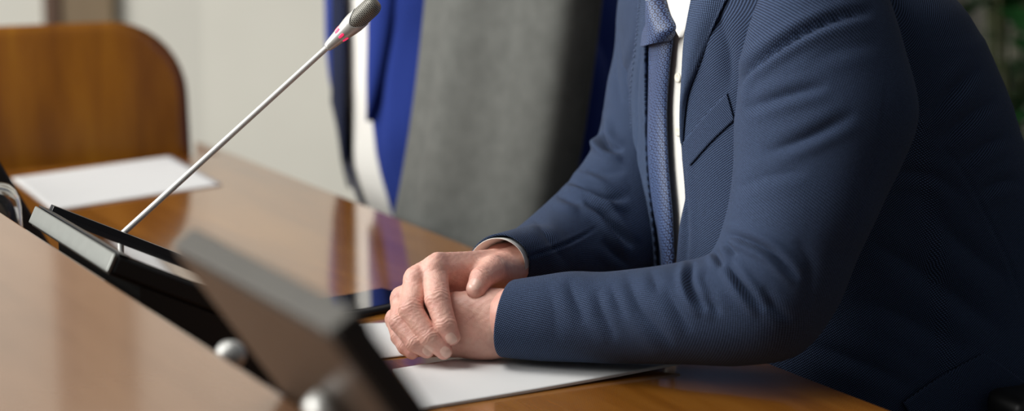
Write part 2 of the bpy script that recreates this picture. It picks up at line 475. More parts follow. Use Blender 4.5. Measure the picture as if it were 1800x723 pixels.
# raised console along the middle of the table
cs = desk_thing('desk_console', 'raised pale brown wooden console along the near side of the table', 'console')
link('console_top', bm_mesh('console_top', box_bm((-.42, .30, .872), (.482, 3.27, .90), .003)), MAT['console'], cs, False)
link('front_panel', bm_mesh('front_panel', box_bm((.445, .42, .751), (.465, 3.2, .8715), .002)), MAT['blackplastic'], cs, False)
link('back_panel', bm_mesh('back_panel', box_bm((-.36, .34, 0), (-.33, 3.2, .8715), .002)), MAT['console'], cs, False)
for u in (.36, 3.18):
    link('end_panel', bm_mesh('end_panel', box_bm((-.33, u, 0), (.29, u+.03, .8715), .002)), MAT['console'], cs, False)
def lathe_bm(prof, seg=32, bm=None, ctr=(0, 0, 0)):
    bm = bm or bmesh.new(); rows = []
    for r, z in prof:
        if r < 1e-6: rows.append([bm.verts.new((ctr[0], ctr[1], ctr[2]+z))])
        else: rows.append([bm.verts.new((ctr[0]+r*math.cos(2*PI*j/seg), ctr[1]+r*math.sin(2*PI*j/seg), ctr[2]+z)) for j in range(seg)])
    for a, b_ in zip(rows[:-1], rows[1:]):
        for j in range(seg):
            k = (j+1) % seg
            if len(a) == 1: bm.faces.new((a[0], b_[j], b_[k]))
            elif len(b_) == 1: bm.faces.new((a[j], b_[0], a[k]))
            else: bm.faces.new((a[j], b_[j], b_[k], a[k]))
    return bm
ball = [(0, -.011), (.005, -.0105), (.009, -.0075), (.0115, -.002), (.0115, .003), (.0095, .0075), (.006, .0105), (0, .012)]
o = link('push_knob', bm_mesh('push_knob', lathe_bm(ball+[])), MAT['silver'], cs)
o.location = (.496, 1.405, .893)
o['label'] = 'round silver knob on the console edge'

# ================================================================== displays
def monitor(label, m, u, z, tau, Lg, W, knob_at, strip='alum'):
    """right hand end of the upper edge at (m,u,z); tilted tau degrees off horizontal, falling towards the seat"""
    t = .019
    root = desk_thing('tilting_monitor', label, 'monitor', m, u, .75, 'monitors along the console')
    ta = math.radians(tau); dw = Vector((math.cos(ta), 0, -math.sin(ta))); n = Vector((math.sin(ta), 0, math.cos(ta))); w = Vector((0, 1, 0))
    M4 = Matrix((( dw.x, w.x, n.x, 0), (dw.y, w.y, n.y, 0), (dw.z, w.z, n.z, z-.75), (0, 0, 0, 1)))
    def put(name, bm, mat, par=root, sm=False):
        bm.transform(M4); return link(name, bm_mesh(name, bm), mat, par, sm)
    put('case', box_bm((.004, 0, -t), (Lg, W, 0), .003), MAT['blackcase'])
    put('top_edge_strip', box_bm((0, .001, -t+.0005), (.0038, W-.001, .0), .0012), MAT[strip])
    put('rear_cover', box_bm((.004, .004, -t-.0012), (Lg-.004, W-.004, -t-.0002), .0004), MAT['backpanel'])
    put('screen', box_bm((.016, .004, .0002), (Lg-.02, W-.012, .0012), .0), MAT['blackglass'])
    fr = bmesh.new()
    for lo, hi in (((.004, 0, .0002), (.0155, W, .002)), ((.0155, W-.0115, .0002), (Lg, W, .0075)), ((Lg-.0195, 0, .0002), (Lg, W-.012, .002))):
        box_bm(lo, hi, .0006, bm=fr)
    put('bezel', fr, MAT['rim'])
    kb = lathe_bm([(0, -.016), (.010, -.0155), (.0145, -.0125), (.016, -.007), (.016, .0), (0, .0)])
    kb.transform(Matrix.Translation((knob_at[0], knob_at[1], -t-.0023)))
    put('tilt_knob', kb, MAT['silver'], sm=True)
    # wedge shaped stand between the case and the table
    ed = dw*Lg; zt = z-.75
    lowz = zt+ed.z-t*n.z
    pts = [(dw*.035-n*(t+.0014)), (dw*(Lg-.01)-n*(t+.0014))]
    a, b_ = [(p.x, p.z+zt) for p in pts]
    base = min(.012, max(b_[1]-.002, .001))
    poly = [a, b_, (b_[0], base-.0115+.001), (max(a[0], .49-m), base-.0115+.001), (max(a[0], .49-m), a[1])] if a[1] > .2 else [a, b_, (b_[0], .001), (max(a[0], .488-m), .001)]
    if a[1] > .2:                    # upright display: slim post instead of the full wedge
        c0 = dw*(Lg*.80)-n*(t+.0014); poly = [(c0.x, c0.z+zt), b_, (b_[0], .001), (max(.488-m, c0.x-.03), .001)]
    bm = bmesh.new(); r = [[bm.verts.new((x, yy, zz)) for x, zz in poly] for yy in (.0015, W-.0015)]
    bm.faces.new(r[0]); bm.faces.new(r[1][::-1])
    for i in range(len(poly)):
        k = (i+1) % len(poly); bm.faces.new((r[0][i], r[1][i], r[1][k], r[0][k]))
    link('stand', bm_mesh('stand', bm), MAT['blackcase'], root, False)
    return root
monitor('black monitor laid back flat below the microphone, grey upper edge strip showing', .507, 1.744, .911, 25.5, .262, .284, (.12, .14))
monitor('blurred raised monitor nearest the viewer, dark back tinted brown by reflected wood and greyish upper edge', .4217, .988, 1.0225, 55, .285, .277, (.10, .13), 'shaded_alum')
monitor('black monitor edge leaning at the far left behind the drinking glass', .492, 2.363, 1.018, 62, .275, .25, (.12, .12))

# ================================================================== microphone
mic = desk_thing('gooseneck_microphone', 'slim silver gooseneck microphone with red lit ring leaning over the table', 'microphone', *[0, 0, 0])
A0 = at(197, 428, 2.145); A1 = at(574.5, 84, 2.085); A2 = at(662, 4, 2.071)
loc = np.array([A0[0]-.02, A0[1], .75]); mic.location = tuple(loc)
ax = A2-A1; LG = np.linalg.norm(ax); ax = ax/LG
dn = (A0-A1)/np.linalg.norm(A0-A1); A0 = A0+dn*.035
low = np.array([A0[0]-.010, A0[1]-.003, .772])
stem_pts = [low, low*.5+A0*.5+np.array([-.004, 0, 0])] + [A0+(A1+ax*.004-A0)*t for t in np.linspace(0, 1, 9)]
pp = resample(np.array(stem_pts), 60)
tube('stem', pp, np.linspace(.0036, .0030, 60), MAT['silverpaint'], mic, 20, True)
base = lathe_bm([(0, .001), (.030, .001), (.031, .004), (.028, .009), (.012, .014), (.009, .024), (.0055, .027), (0, .027)])
base.transform(Matrix.Translation((low[0]-loc[0], low[1]-loc[1], 0)))
o = link('base', bm_mesh('base', base), MAT['blackplastic'], None); o.parent = mic; o.rotation_euler = (0, 0, -ROT)
e1 = np.cross(ax, [0, 0, 1.]); e1 /= np.linalg.norm(e1); e2 = np.cross(ax, e1)
view = -A1/np.linalg.norm(A1-np.array([0, 0, EYE])); vphi = math.atan2(np.dot(np.array([0, 0, EYE])-A1, e2), np.dot(np.array([0, 0, EYE])-A1, e1))
px_m = 2.08/FPX
def ring_grid(prof, seg, endfun=None):
    """prof: (s,r) along the axis"""
    ph = np.linspace(0, 2*PI, seg, endpoint=False); s = np.array([p[0] for p in prof]); r = np.array([p[1] for p in prof])
    S = np.repeat(s[:, None], seg, 1); R = np.repeat(r[:, None], seg, 1)
    if endfun is not None: S, R = endfun(S, R, ph)
    P = A1+S[..., None]*ax+R[..., None]*(np.cos(ph)[None, :, None]*e1+np.sin(ph)[None, :, None]*e2)
    return P
def rad_at(s): return np.interp(s, [0, .0015, .004, .012, .024, .033, .040, .056], [.0038, .0048, .0054, .0066, .0083, .0100, .0108, .0108])
def wavy(S, R, ph):
    smax = .0430+.0066*np.cos(2*(ph-vphi)+PI)       # scalloped rim round the grille
    S2 = S/S[-1, 0]*smax[None, :]; R2 = rad_at(S2)
    R2[0] = .0028
    return S2, R2
prof = [(0, .003)]+[(s, 0) for s in np.linspace(0, 1, 40)]
prof = [(p[0]/1.0, p[1]) for p in prof]
P = ring_grid(prof, 72, wavy)
rim = P[-1:]*1.0
ctr = A1+((rim-A1)@ax)[..., None]*ax
inner = ctr+(rim-ctr)*.90
P = np.concatenate([P, ctr+(rim-ctr)*.97+.0006*ax, inner-.001*ax], 0)
link('capsule_body', grid_mesh('capsule_body', P, closed=True, cap0=True), MAT['silver'], mic, True, True)
gr = [(.033, .0086)]+[(s, .0101) for s in np.linspace(.0355, .062, 14)]+[(.062+.0115*math.sin(a), .0101*math.cos(a)**.62) for a in np.linspace(.12, 1.5, 14)]
P = ring_grid(gr, 72); P = np.concatenate([P, (P[-1:].mean(1, keepdims=True)).repeat(72, 1)], 0)
uv = np.zeros((len(P), 73, 2)); uv[..., 0] = (np.arange(73)/72*2*PI*.0099)[None]; sl = np.concatenate([[0], np.cumsum(np.linalg.norm(np.diff(P[:, 0], axis=0), axis=1))]); uv[..., 1] = sl[:, None]
link('grille', grid_mesh('grille', P, uv, closed=True), MAT['grille'], mic, True, True)
for k in range(7):                                        # lit windows of the status ring
    ph0 = vphi+.12+k*2*PI/7; s0 = .0215; hs = .0042; hp = .25
    aa = np.linspace(-1, 1, 9); G = np.zeros((9, 9, 3))
    for i, a in enumerate(aa):
        for j, b_ in enumerate(aa):
            # square to rounded shape
            x = a*math.sqrt(1-b_*b_/2); y = b_*math.sqrt(1-a*a/2)
            s = s0+hs*x*(1 if abs(x) < 2 else 1); ph = ph0+hp*y
            r = rad_at(s)+.0001+.0003*(1-max(abs(a), abs(b_))**4)-(.0006 if max(abs(a), abs(b_)) > .99 else 0)
            G[i, j] = A1+s*ax+r*(math.cos(ph)*e1+math.sin(ph)*e2)
    link('indicator_light', grid_mesh('indicator_light', G), MAT['led'], mic, True, True)

# ================================================================== papers, phone, glass
def sheet(name, label, pts, th, cat, group=None, curl=None, n=26):
    """pts: four table points in order; th thickness; curl(s,t)->height"""
    q = np.array(pts, float); c = q.mean(0)
    root = thing(name, label, cat, (c[0], c[1], TABLE_Z), 0, group)
    s = np.linspace(0, 1, n); S, T = np.meshgrid(s, s, indexing='ij')
    top = (q[0]*((1-S)*(1-T))[..., None]+q[1]*(S*(1-T))[..., None]+q[2]*(S*T)[..., None]+q[3]*((1-S)*T)[..., None])
    P = np.zeros((n, n, 3)); P[..., :2] = top[..., :2]-c[:2]; h = curl(S, T) if curl else 0*S
    bot = P.copy(); bot[..., 2] = .0006+h; P[..., 2] = .0006+h+th
    V = np.concatenate([P.reshape(-1, 3), bot.reshape(-1, 3)]); F = grid_faces(n, n, False); o_ = n*n
    F = F+[tuple(o_+i for i in f[::-1]) for f in F]
    bd = [i*n for i in range(n)]+[(n-1)*n+j for j in range(1, n)]+[i*n+n-1 for i in range(n-2, -1, -1)]+[j for j in range(n-2, 0, -1)]
    for a, b_ in zip(bd, bd[1:]+bd[:1]): F.append((a, b_, b_+o_, a+o_))
    return root, mesh(name, V, F)
def stack(name, label, pts, sheets, cat, curl):
    root = None
    for k in range(sheets):
        off = np.array([.0012*math.sin(k*2.1), .0010*math.cos(k*1.7), 0])
        r, me = sheet(name, label, [p+off for p in pts], .0006, cat, curl=(lambda S, T, k=k: k*.0007+curl(S, T)))
        if root is None: root = r
        else: bpy.data.objects.remove(r)
        link('page', me, MAT['paper'], root, True)
        root.location = root.location
    return root
tp = lambda px, py: on_plane(px, py, TABLE_Z)
stack('paper_stack', 'thin stack of white paper under the left forearm sleeve, edges curling up', [tp(690, 655), tp(858, 628), tp(1196, 650), tp(738, 724)], 4, 'paper',
      lambda S, T: .0042*np.clip(S*1.2-.2, 0, 1)**2*T**1.7)
r, me = sheet('paper_sheet', 'white paper sheet under the fingertips, left of the joined hands', [tp(560, 578), tp(742, 566), tp(756, 623), tp(600, 640)], .0012, 'paper')
link('page', me, MAT['paper'], r)
r, me = sheet('paper_sheet', 'blurred white paper sheet lying before the wooden chair back', [tp(20, 315), tp(300, 276), tp(390, 326), tp(92, 372)], .0012, 'paper')
link('page', me, MAT['paper'], r)

ph = thing('smartphone', 'black glossy phone lying flat on the table behind the joined hands', 'phone', (-.185, 2.247, TABLE_Z), math.radians(44))
link('case', bm_mesh('case', box_bm((-.08, -.041, .0005), (.08, .041, .0078), .003)), MAT['blackplastic'], ph, False)
link('screen', bm_mesh('screen', box_bm((-.0775, -.0315, .0079), (.0775, .0385, .0086), .0002)), MAT['blackglass'], ph, False)

gx = mu(.523, 2.262, TABLE_Z)
prof = [(0, .150), (.006, .1498), (.014, .147), (.0205, .141), (.0245, .132), (.0262, .120), (.0272, .09), (.0285, .045), (.0292, .0008), (.0272, .0008), (.0262, .045), (.025, .09), (.0238, .119), (.022, .129), (.0185, .1365), (.012, .1415), (.005, .1435), (0, .144)]
g = tag(link('drinking_glass', bm_mesh('drinking_glass', lathe_bm(prof, 48)), MAT['glass']), 'clear drinking glass standing upside down at the far left edge', 'glass')
g.location = tuple(gx)

# ================================================================== chairs
RIDGE_AT = .12
def loft_pad(W0, W1, H, T, lean, bend, nz=30, nx=36, taper_pow=1.0, ridge=0.0):
    """upholstered back: width W0 at the bottom to W1 on top, rounded rims, wrapped forward by bend; front is -x"""
    def sec(v):
        hw = .5*(W0+(W1-W0)*v**taper_pow)
        return hw
    rows = []
    for i in range(nz):
        v = i/(nz-1); hw = sec(v); e = min(v, 1-v)/.055; th = T*.5*(1 if e > 1 else math.sqrt(max(.0, 1-(1-e)**2)))+.0015
        if v > .88: hw *= math.sqrt(max(.05, 1-((v-.88)/.16)**2))
        ring = []
        for k in range(2*nx):
            a = 2*PI*k/(2*nx); cx = math.copysign(abs(math.cos(a))**.8, math.cos(a)); sy = math.copysign(abs(math.sin(a))**.62, math.sin(a))
            y = hw*cx; x = th*sy
            x += -bend*(y/hw)**2*hw*1.0+lean*v*H+.02*math.sin(v*PI*1.2)
            x -= ridge*math.exp(-((y/hw-RIDGE_AT)/.30)**2)*(1 if x < lean*v*H else 0)
            ring.append((x, y, v*H))
        rows.append(ring)
    return np.array(rows)
def office_chair(label, loc, rz, group=None):
    """seat faces local -x"""
    r = thing('office_chair', label, 'chair', loc, rz, group)
    P = loft_pad(.325, .345, .74, .13, .235, .08, ridge=.032); P = P+np.array([.2, 0, .50])
    bk = link('backrest', grid_mesh('backrest', P, closed=True, cap0=True, cap1=True), MAT['grey'], r)
    n2 = P.shape[1]
    for sgn in (1, -1):
        j = 0 if sgn > 0 else n2//2
        seam = P[2:-2, (j+sgn*3) % n2]; nrm = np.array([0, 0, 0])
        tube('seam', resample(seam, 40)+nrm, .0022, MAT['greypipe'], bk, 6)
    s = bmesh.new(); box_bm((-.24, -.24, .345), (.20, .24, .408), .03, 4, bm=s)
    link('seat', bm_mesh('seat', s), MAT['grey'], r)
    link('back_shell', grid_mesh('back_shell', loft_pad(.24, .25, .5, .03, .235, .10)+np.array([.262, 0, .55]), closed=True, cap0=True, cap1=True), MAT['blackplastic'], r)
    tube('back_bar', [(.10, 0, .335), (.25, 0, .345), (.31, 0, .44), (.315, 0, .62)], .022, MAT['blackplastic'], r, 12)
    link('gas_column', bm_mesh('gas_column', lathe_bm([(0, .10), (.03, .10), (.03, .26), (.022, .26), (.022, .335), (.09, .338), (0, .3445)], 20)), MAT['chrome'], r)
    for k in range(5):
        a = 2*PI*k/5+.3; dx, dy = math.cos(a), math.sin(a)
        lg = tube('base_leg', [(.02*dx, .02*dy, .12), (.16*dx, .16*dy, .105), (.29*dx, .29*dy, .078)], [.024, .019, .014], MAT['blackplastic'], r, 10)
        w = tube('caster', [(.29*dx-.012*dy, .29*dy+.012*dx, .029), (.29*dx+.012*dy, .29*dy-.012*dx, .029)], .0285, MAT['blackplastic'], lg, 18)
    for s_ in (1, -1):
        tube('armrest', [(.16, .25*s_, .42), (.13, .285*s_, .50), (.12, .29*s_, .625), (.06, .29*s_, .648), (-.12, .285*s_, .648)] if label.startswith('black') else
             [(.14, .235*s_, .36), (.15, .262*s_, .39), (.15, .270*s_, .45), (.10, .270*s_, .475), (.0, .265*s_, .48)], .017, MAT['blackplastic'], r, 10)
    return r
fa = math.atan2(.62, .785)
CH = office_chair('empty grey wool swivel chair between the two men, high back seen obliquely', (-.258, 2.69, 0), fa, 'office chairs along the table')
# plywood chair at the head of the table
pc = thing('plywood_chair', 'brown plywood chair with a round cornered back at the far end of the table', 'chair', tuple(mu(.84, 3.495, 0)), ROT+PI/2)
def ply_panel(w, h, rad, th, bend, name, mat, par, T4):
    """rounded sheet in local y (width), z (height); curved"""
    n = 40; out = []
    pts = []
    for cx, cy, a0 in ((w/2-rad, h-rad, 0), (-w/2+rad, h-rad, 90), (-w/2+.03, .03, 180), (w/2-.03, .03, 270)):
        rr = rad if cy > .1 else .03
        for k in range(10):
            a = math.radians(a0+k*10); pts.append((cx+rr*math.cos(a), cy+rr*math.sin(a)))
    bm = bmesh.new()
    ro = []
    for sc_ in np.linspace(1, 0.04, 14):
        cy0 = h*.5; ro.append([(p[0]*sc_, cy0+(p[1]-cy0)*sc_) for p in pts])
    fr, bk = [], []
    for ring in ro:
        fr.append([bm.verts.new((bend*(y*y)*4-.0, y, z)) for y, z in ring]); bk.append([bm.verts.new((bend*(y*y)*4+th, y, z)) for y, z in ring])
    m_ = len(pts)
    for R_ in (fr, bk):
        for a, b_ in zip(R_[:-1], R_[1:]):
            for j in range(m_): bm.faces.new((a[j], a[(j+1) % m_], b_[(j+1) % m_], b_[j]))
        bm.faces.new(R_[-1])
    for j in range(m_): bm.faces.new((fr[0][j], fr[0][(j+1) % m_], bk[0][(j+1) % m_], bk[0][j]))
    bm.transform(T4); return link(name, bm_mesh(name, bm), mat, par)
# its local -x faces the table
ply_panel(.60, .505, .135, .010, -.02, 'backrest', MAT['ply'], pc, Matrix.Translation((-.095, .0, .475)) @ Matrix.Rotation(math.radians(5), 4, 'Y'))
ply_panel(.46, .44, .08, .014, .06, 'seat', MAT['ply'], pc, Matrix.Translation((-.06, 0, .44)) @ Matrix.Rotation(math.radians(90), 4, 'Y'))
for sx in (-.0, .36):
    for sy in (-.2, .2):
        tube('leg', [(sx, sy*.9, .43), (sx+(.02 if sx > .1 else -.02), sy, .0)], .011, MAT['chrome'], pc, 12)
for sy in (-.17, .17):
    tube('back_support', [(.02, sy, .43), (-.045, sy, .46), (-.06, sy, .66)], .009, MAT['chrome'], pc, 10)

# ================================================================== plant in the right background
pl = thing('potted_plant', 'tall dark green leafy plant in a grey pot behind the near man', 'plant', (1.12, 4.35, 0))
link('pot', bm_mesh('pot', lathe_bm([(0, .002), (.15, .002), (.20, .42), (.205, .44), (.185, .44), (.18, .41), (0, .41)], 32)), MAT['pot'], pl)
link('soil', bm_mesh('soil', lathe_bm([(0, .418), (.08, .42), (.178, .412)], 24)), MAT['soil'], pl)
def leaf_grid(p, d, n, ln, wd, droop):
    s = np.linspace(0, 1, 9); t = np.linspace(-1, 1, 5); G = np.zeros((9, 5, 3)); sd = np.cross(d, n); sd /= np.linalg.norm(sd)
    for i, a in enumerate(s):
        w = wd*math.sin(PI*min(1, a*.93+.04))**.8*(1-.25*a)
        for j, b_ in enumerate(t):
            G[i, j] = p+d*ln*a+n*(-droop*ln*a*a+.18*w*abs(b_))+sd*w*b_
    return G
stems = []; Vl, Fl = [], []; nv = 0
rs = np.random.RandomState(5)
for k in range(9):
    a = rs.uniform(0, 2*PI); r0 = rs.uniform(.01, .09); top = np.array([math.cos(a)*rs.uniform(.10, .40), math.sin(a)*rs.uniform(.08, .3), rs.uniform(1.0, 1.75)])
    b0 = np.array([math.cos(a)*r0, math.sin(a)*r0, .41]); path = resample(np.array([b0, b0*.6+top*.4+np.array([0, 0, .08]), top]), 20)
    tube('stem', path, np.linspace(.011, .004, 20), MAT['stem'], pl, 8)
    for q in range(15):
        i = rs.randint(5, 20); p = path[i]; an = rs.uniform(0, 2*PI); el = rs.uniform(-.2, .9)
        dv = np.array([math.cos(an)*math.cos(el), math.sin(an)*math.cos(el), math.sin(el)]); up = np.array([0, 0, 1.])-dv*dv[2]; up /= np.linalg.norm(up)
        G = leaf_grid(p, dv, up, rs.uniform(.16, .30), rs.uniform(.028, .05), rs.uniform(.2, .6))
        Vl.append(G.reshape(-1, 3)); Fl += [tuple(i_+nv for i_ in f) for f in grid_faces(9, 5, False)]; nv += 45
link('foliage', mesh('foliage', np.concatenate(Vl), Fl), MAT['leaf'], pl)
# ================================================================== people
def unit(v): v = np.asarray(v, float); return v/np.linalg.norm(v)
HPX = 2.06/FPX                                    # metres per pixel at the joined hands
def hp(P): P = np.asarray(P, float); return at(P[..., 0], P[..., 1], 2.06-P[..., 2]*HPX)

class Torso:
    turn = 0.0
    """a clothed trunk: plan outlines stacked by height; facing f, left side l"""
    def __init__(s, keys, f, origin=(0, 0), expo=2.5):
        k = np.array(keys, float); s.z = k[:, 0]; s.k = k[:, 1:]; s.f = np.array(unit(f)); s.l = np.array([-s.f[1], s.f[0]]) if False else np.array([-s.f[1], s.f[0]])
        s.o = np.array(origin, float); s.e = expo
    def at(s, th, z, off=0.0):
        th = np.asarray(th, float); z = np.asarray(z, float)+0*th; th = th+0*z
        t = np.interp(z, s.z, np.arange(len(s.z))); sh = t.shape
        K = catmull(s.k, t.ravel()).reshape(sh+(4,))
        c, si = np.cos(th), np.sin(th); p = 2/s.e
        a = np.sign(c)*np.abs(c)**p*(K[..., 2]+off); b = np.sign(si)*np.abs(si)**p*(K[..., 3]+off)
        x = s.o[0]+K[..., 0]+a*s.f[0]+b*s.l[0]; y = s.o[1]+K[..., 1]+a*s.f[1]+b*s.l[1]
        return np.stack([x, y, z], -1)
    def hit(s, pts, off=0.0, lo=-1.25, hi=2.2):
        """(theta,z) of the near surface seen at the given pixels"""
        out = []; th = np.linspace(lo, hi, 500)
        for px, py in pts:
            z = np.full(500, .95)
            for _ in range(6):
                P = s.at(th, z, off); x, y, zc = proj(P); z = np.clip(z-(py-y)*zc/FPX/CP, .45, s.z[-1]-.001)
            x, y, zc = proj(s.at(th, z, off))
            q = np.where(th < 1.0)[0]; i0 = q[np.argmin(x[q])]; xs = np.maximum.accumulate(x[i0:])
            if px <= xs[0]: out.append((th[i0]-(xs[0]-px)*s.turn, z[i0])); continue      # just round the corner of the chest
            k = int(np.clip(np.searchsorted(xs, px), 1, len(xs)-1)); f = (px-xs[k-1])/max(xs[k]-xs[k-1], 1e-9); f = min(max(f, 0), 1); k += i0
            out.append((th[k-1]*(1-f)+th[k]*f, z[k-1]*(1-f)+z[k]*f))
        return np.array(out)
    def patch(s, A, B, nu, nv, off):
        """cloth laid on the trunk between two pixel polylines A and B; off(u,v) metres outward"""
        a = resample(A, nu); b = resample(B, nu); P = np.zeros((nu, nv, 3))
        ha = s.hit(a); hb = s.hit(b)
        for j, t in enumerate(np.linspace(0, 1, nv)):
            h = ha*(1-t)+hb*t; u = np.linspace(0, 1, nu)
            P[:, j] = s.at(h[:, 0], h[:, 1], off(u, t))
        return P

# ---- folds: drawn where the photograph shows them, pushed in along the cloth's own normal
def seg_dist(x, y, line):
    best = np.full(x.shape, 1e9); side = np.zeros(x.shape); par = np.zeros(x.shape); line = np.asarray(line, float)
    ln = np.concatenate([[0], np.cumsum(np.linalg.norm(np.diff(line, axis=0), axis=1))])
    for i in range(len(line)-1):
        a, b = line[i], line[i+1]; ab = b-a; t = np.clip(((x-a[0])*ab[0]+(y-a[1])*ab[1])/(ab@ab), 0, 1)
        dx = x-a[0]-t*ab[0]; dy = y-a[1]-t*ab[1]; d = np.hypot(dx, dy); m_ = d < best
        best = np.where(m_, d, best); side = np.where(m_, np.sign(ab[0]*dy-ab[1]*dx), side); par = np.where(m_, (ln[i]+t*np.hypot(*ab))/ln[-1], par)
    return best*side, par
def fold_field(x, y, folds):
    h = np.zeros(x.shape)
    for line, wd, amp, ridge in folds:
        L_ = resample(line, 14) if len(line) > 2 else line
        d, t = seg_dist(x, y, L_); end = np.sin(PI*np.clip(t, 0, 1))**.8
        over = np.exp(-(np.maximum(np.abs(d)-wd*3, 0)/wd)**2)
        h += end*amp*over*(-np.exp(-np.sqrt((d/wd)**2*1.6+.05)+.22)+ridge*np.exp(-((d-1.9*wd)/(1.3*wd))**2)+ridge*.7*np.exp(-((d+2.0*wd)/(1.4*wd))**2))
    return h
def add_folds(P, closed, folds, center, noise=.0008):
    Nn = grid_normals(P, closed)
    out = np.sign(((P-center)*Nn).sum(-1, keepdims=True).mean()); Nn = Nn*out
    x, y, zc = proj(P); vw = np.array([0, 0, EYE])-P; vw /= np.linalg.norm(vw, axis=-1, keepdims=True)
    fac = np.clip((vw*Nn).sum(-1)*3+.4, 0, 1)
    h = fold_field(x, y, folds)*fac*1e-3
    rs = np.random.RandomState(3)
    for k in range(10):
        q = rs.normal(size=3); q = q/np.linalg.norm(q)*rs.uniform(25, 70); h = h+noise*.45*np.sin(P@q+rs.uniform(0, 6))
    return P+Nn*h[..., None]

def sleeve_rings(ctrl, n, m, expo=2.15, tuck=True):
    """ctrl: (inner px, outer px, depth, half thickness). Returns rings [n,m,3]"""
    C, A, H = [], [], []
    for (ix, iy), (ox, oy), zc, hd in ctrl:
        a = at(ix, iy, zc); b = at(ox, oy, zc); C.append((a+b)/2); A.append((b-a)/2); H.append(hd)
    C, A, H = np.array(C), np.array(A), np.array(H); t = np.linspace(0, len(C)-1, n)
    C2, A2, H2 = catmull(C, t), catmull(A, t), catmull(H, t)
    T = np.gradient(C2, axis=0); T /= np.linalg.norm(T, axis=1, keepdims=True)
    # smooth tangents so that the ring planes turn evenly
    for _ in range(12): T[1:-1] = (T[:-2]+T[1:-1]*2+T[2:])/4
    T /= np.linalg.norm(T, axis=1, keepdims=True)
    fwd = np.array([0, CP, -SP]); B = fwd-T*(T@fwd)[:, None]; au = A2/np.linalg.norm(A2, axis=1, keepdims=True)
    B = B-au*(B*au).sum(1, keepdims=True); B /= np.linalg.norm(B, axis=1, keepdims=True)
    th = np.linspace(0, 2*PI, m, endpoint=False); c, s_ = np.cos(th), np.sin(th); p = 2/expo
    c = np.sign(c)*np.abs(c)**p; s_ = np.sign(s_)*np.abs(s_)**p
    P = C2[:, None]+c[None, :, None]*A2[:, None]+(s_[None, :]*H2[:, None])[..., None]*B[:, None]
    return P, C2, T
def tuck_in(P, T, steps=((.985, .0012), (.95, .001), (.93, -.006), (.92, -.035))):
    c = P[-1].mean(0); rows = [c+(P[-1]-c)*k+T[-1]*d for k, d in steps]
    return np.concatenate([P, np.array(rows)], 0)
def cloth(name, P, mat, parent, closed, uvP=None, solid=0):
    me = grid_mesh(name, P, metric_uv(P if uvP is None else uvP, closed), closed)
    o = link(name, me, mat, parent, True, True)
    if solid:
        md = o.modifiers.new('thickness', 'SOLIDIFY'); md.thickness = solid; md.offset = 0
    return o

# ------------------------------------------------------------------ flesh
def finger(F, pts, rad, k=3.0):
    for a, b, r1, r2 in zip(pts[:-1], pts[1:], rad[:-1], rad[1:]): F.cone(a, b, r1, r2, k)
def right_hand():
    """far hand, palm down over the other one; pixel units, third axis towards the viewer"""
    lo, hi, h = (660, 425, -150), (935, 662, 96), 1.45
    palm = Field(lo, hi, h); W = np.array((890, 472, -92.))
    palm.cone((945, 448, -150), W+np.array((2, -3, 0)), 31, 32, 0)
    for K, r0, r1 in (((764, 475, -6), 29, 23), ((733, 494, -8), 28, 22.5), ((709, 528, -18), 27, 21), ((697, 562, -34), 26, 19)):
        palm.cone(W, np.array(K), r0, r1, 10)
    palm.cone((850, 488, -70), (770, 530, -35), 26, 24, 10)          # heel and palm
    palm.cone((858, 478, -60), (800, 490, -28), 24, 17, 10)          # web towards the thumb
    tot = None; chains = []
    spec = [  # index, middle, ring, little: joints then radii
        ([(764, 475, -6), (769, 527, 40), (783, 572, 60), (793, 594, 60)], [23, 22.5, 19.5, 16.5]),
        ([(733, 494, -8), (722, 545, 36), (755, 596, 58), (780, 620, 58)], [22.5, 21.5, 18.5, 15.5]),
        ([(709, 528, -18), (704, 567, 22), (730, 606, 46), (750, 619, 48)], [21, 20, 17, 14]),
        ([(697, 562, -34), (704, 594, -2), (713, 612, 18), (724, 622, 26)], [19, 17, 14.5, 13]),
        ([(884, 474, -72), (866, 474, -26), (846, 490, 8), (837, 509, 22)], [28, 24.5, 20.5, 18.0])]
    fields = []
    for pts, rad in spec:
        f = Field(lo, hi, h); finger(f, pts, rad, 4.0); chains.append((np.array(pts, float), rad)); fields.append(f)
    al = fields[0]
    for f in fields[1:4]: al.f = smin(al.f, f.f, 1.6)
    palm.join(al, 8.0); palm.join(fields[4], 12.0)
    for (K, r) in (((764, 470, 2), 20), ((731, 488, 0), 19), ((706, 522, -10), 18)):   # knuckles
        palm.ell((K[0], K[1], K[2]), (r, r, r), 9)
    # tendons on the back of the hand
    for K in ((764, 468, -4), (733, 487, -8)): palm.cone((868, 448, -82), (K[0]+6, K[1]-16, K[2]), 5, 7, 14)
    return palm, chains
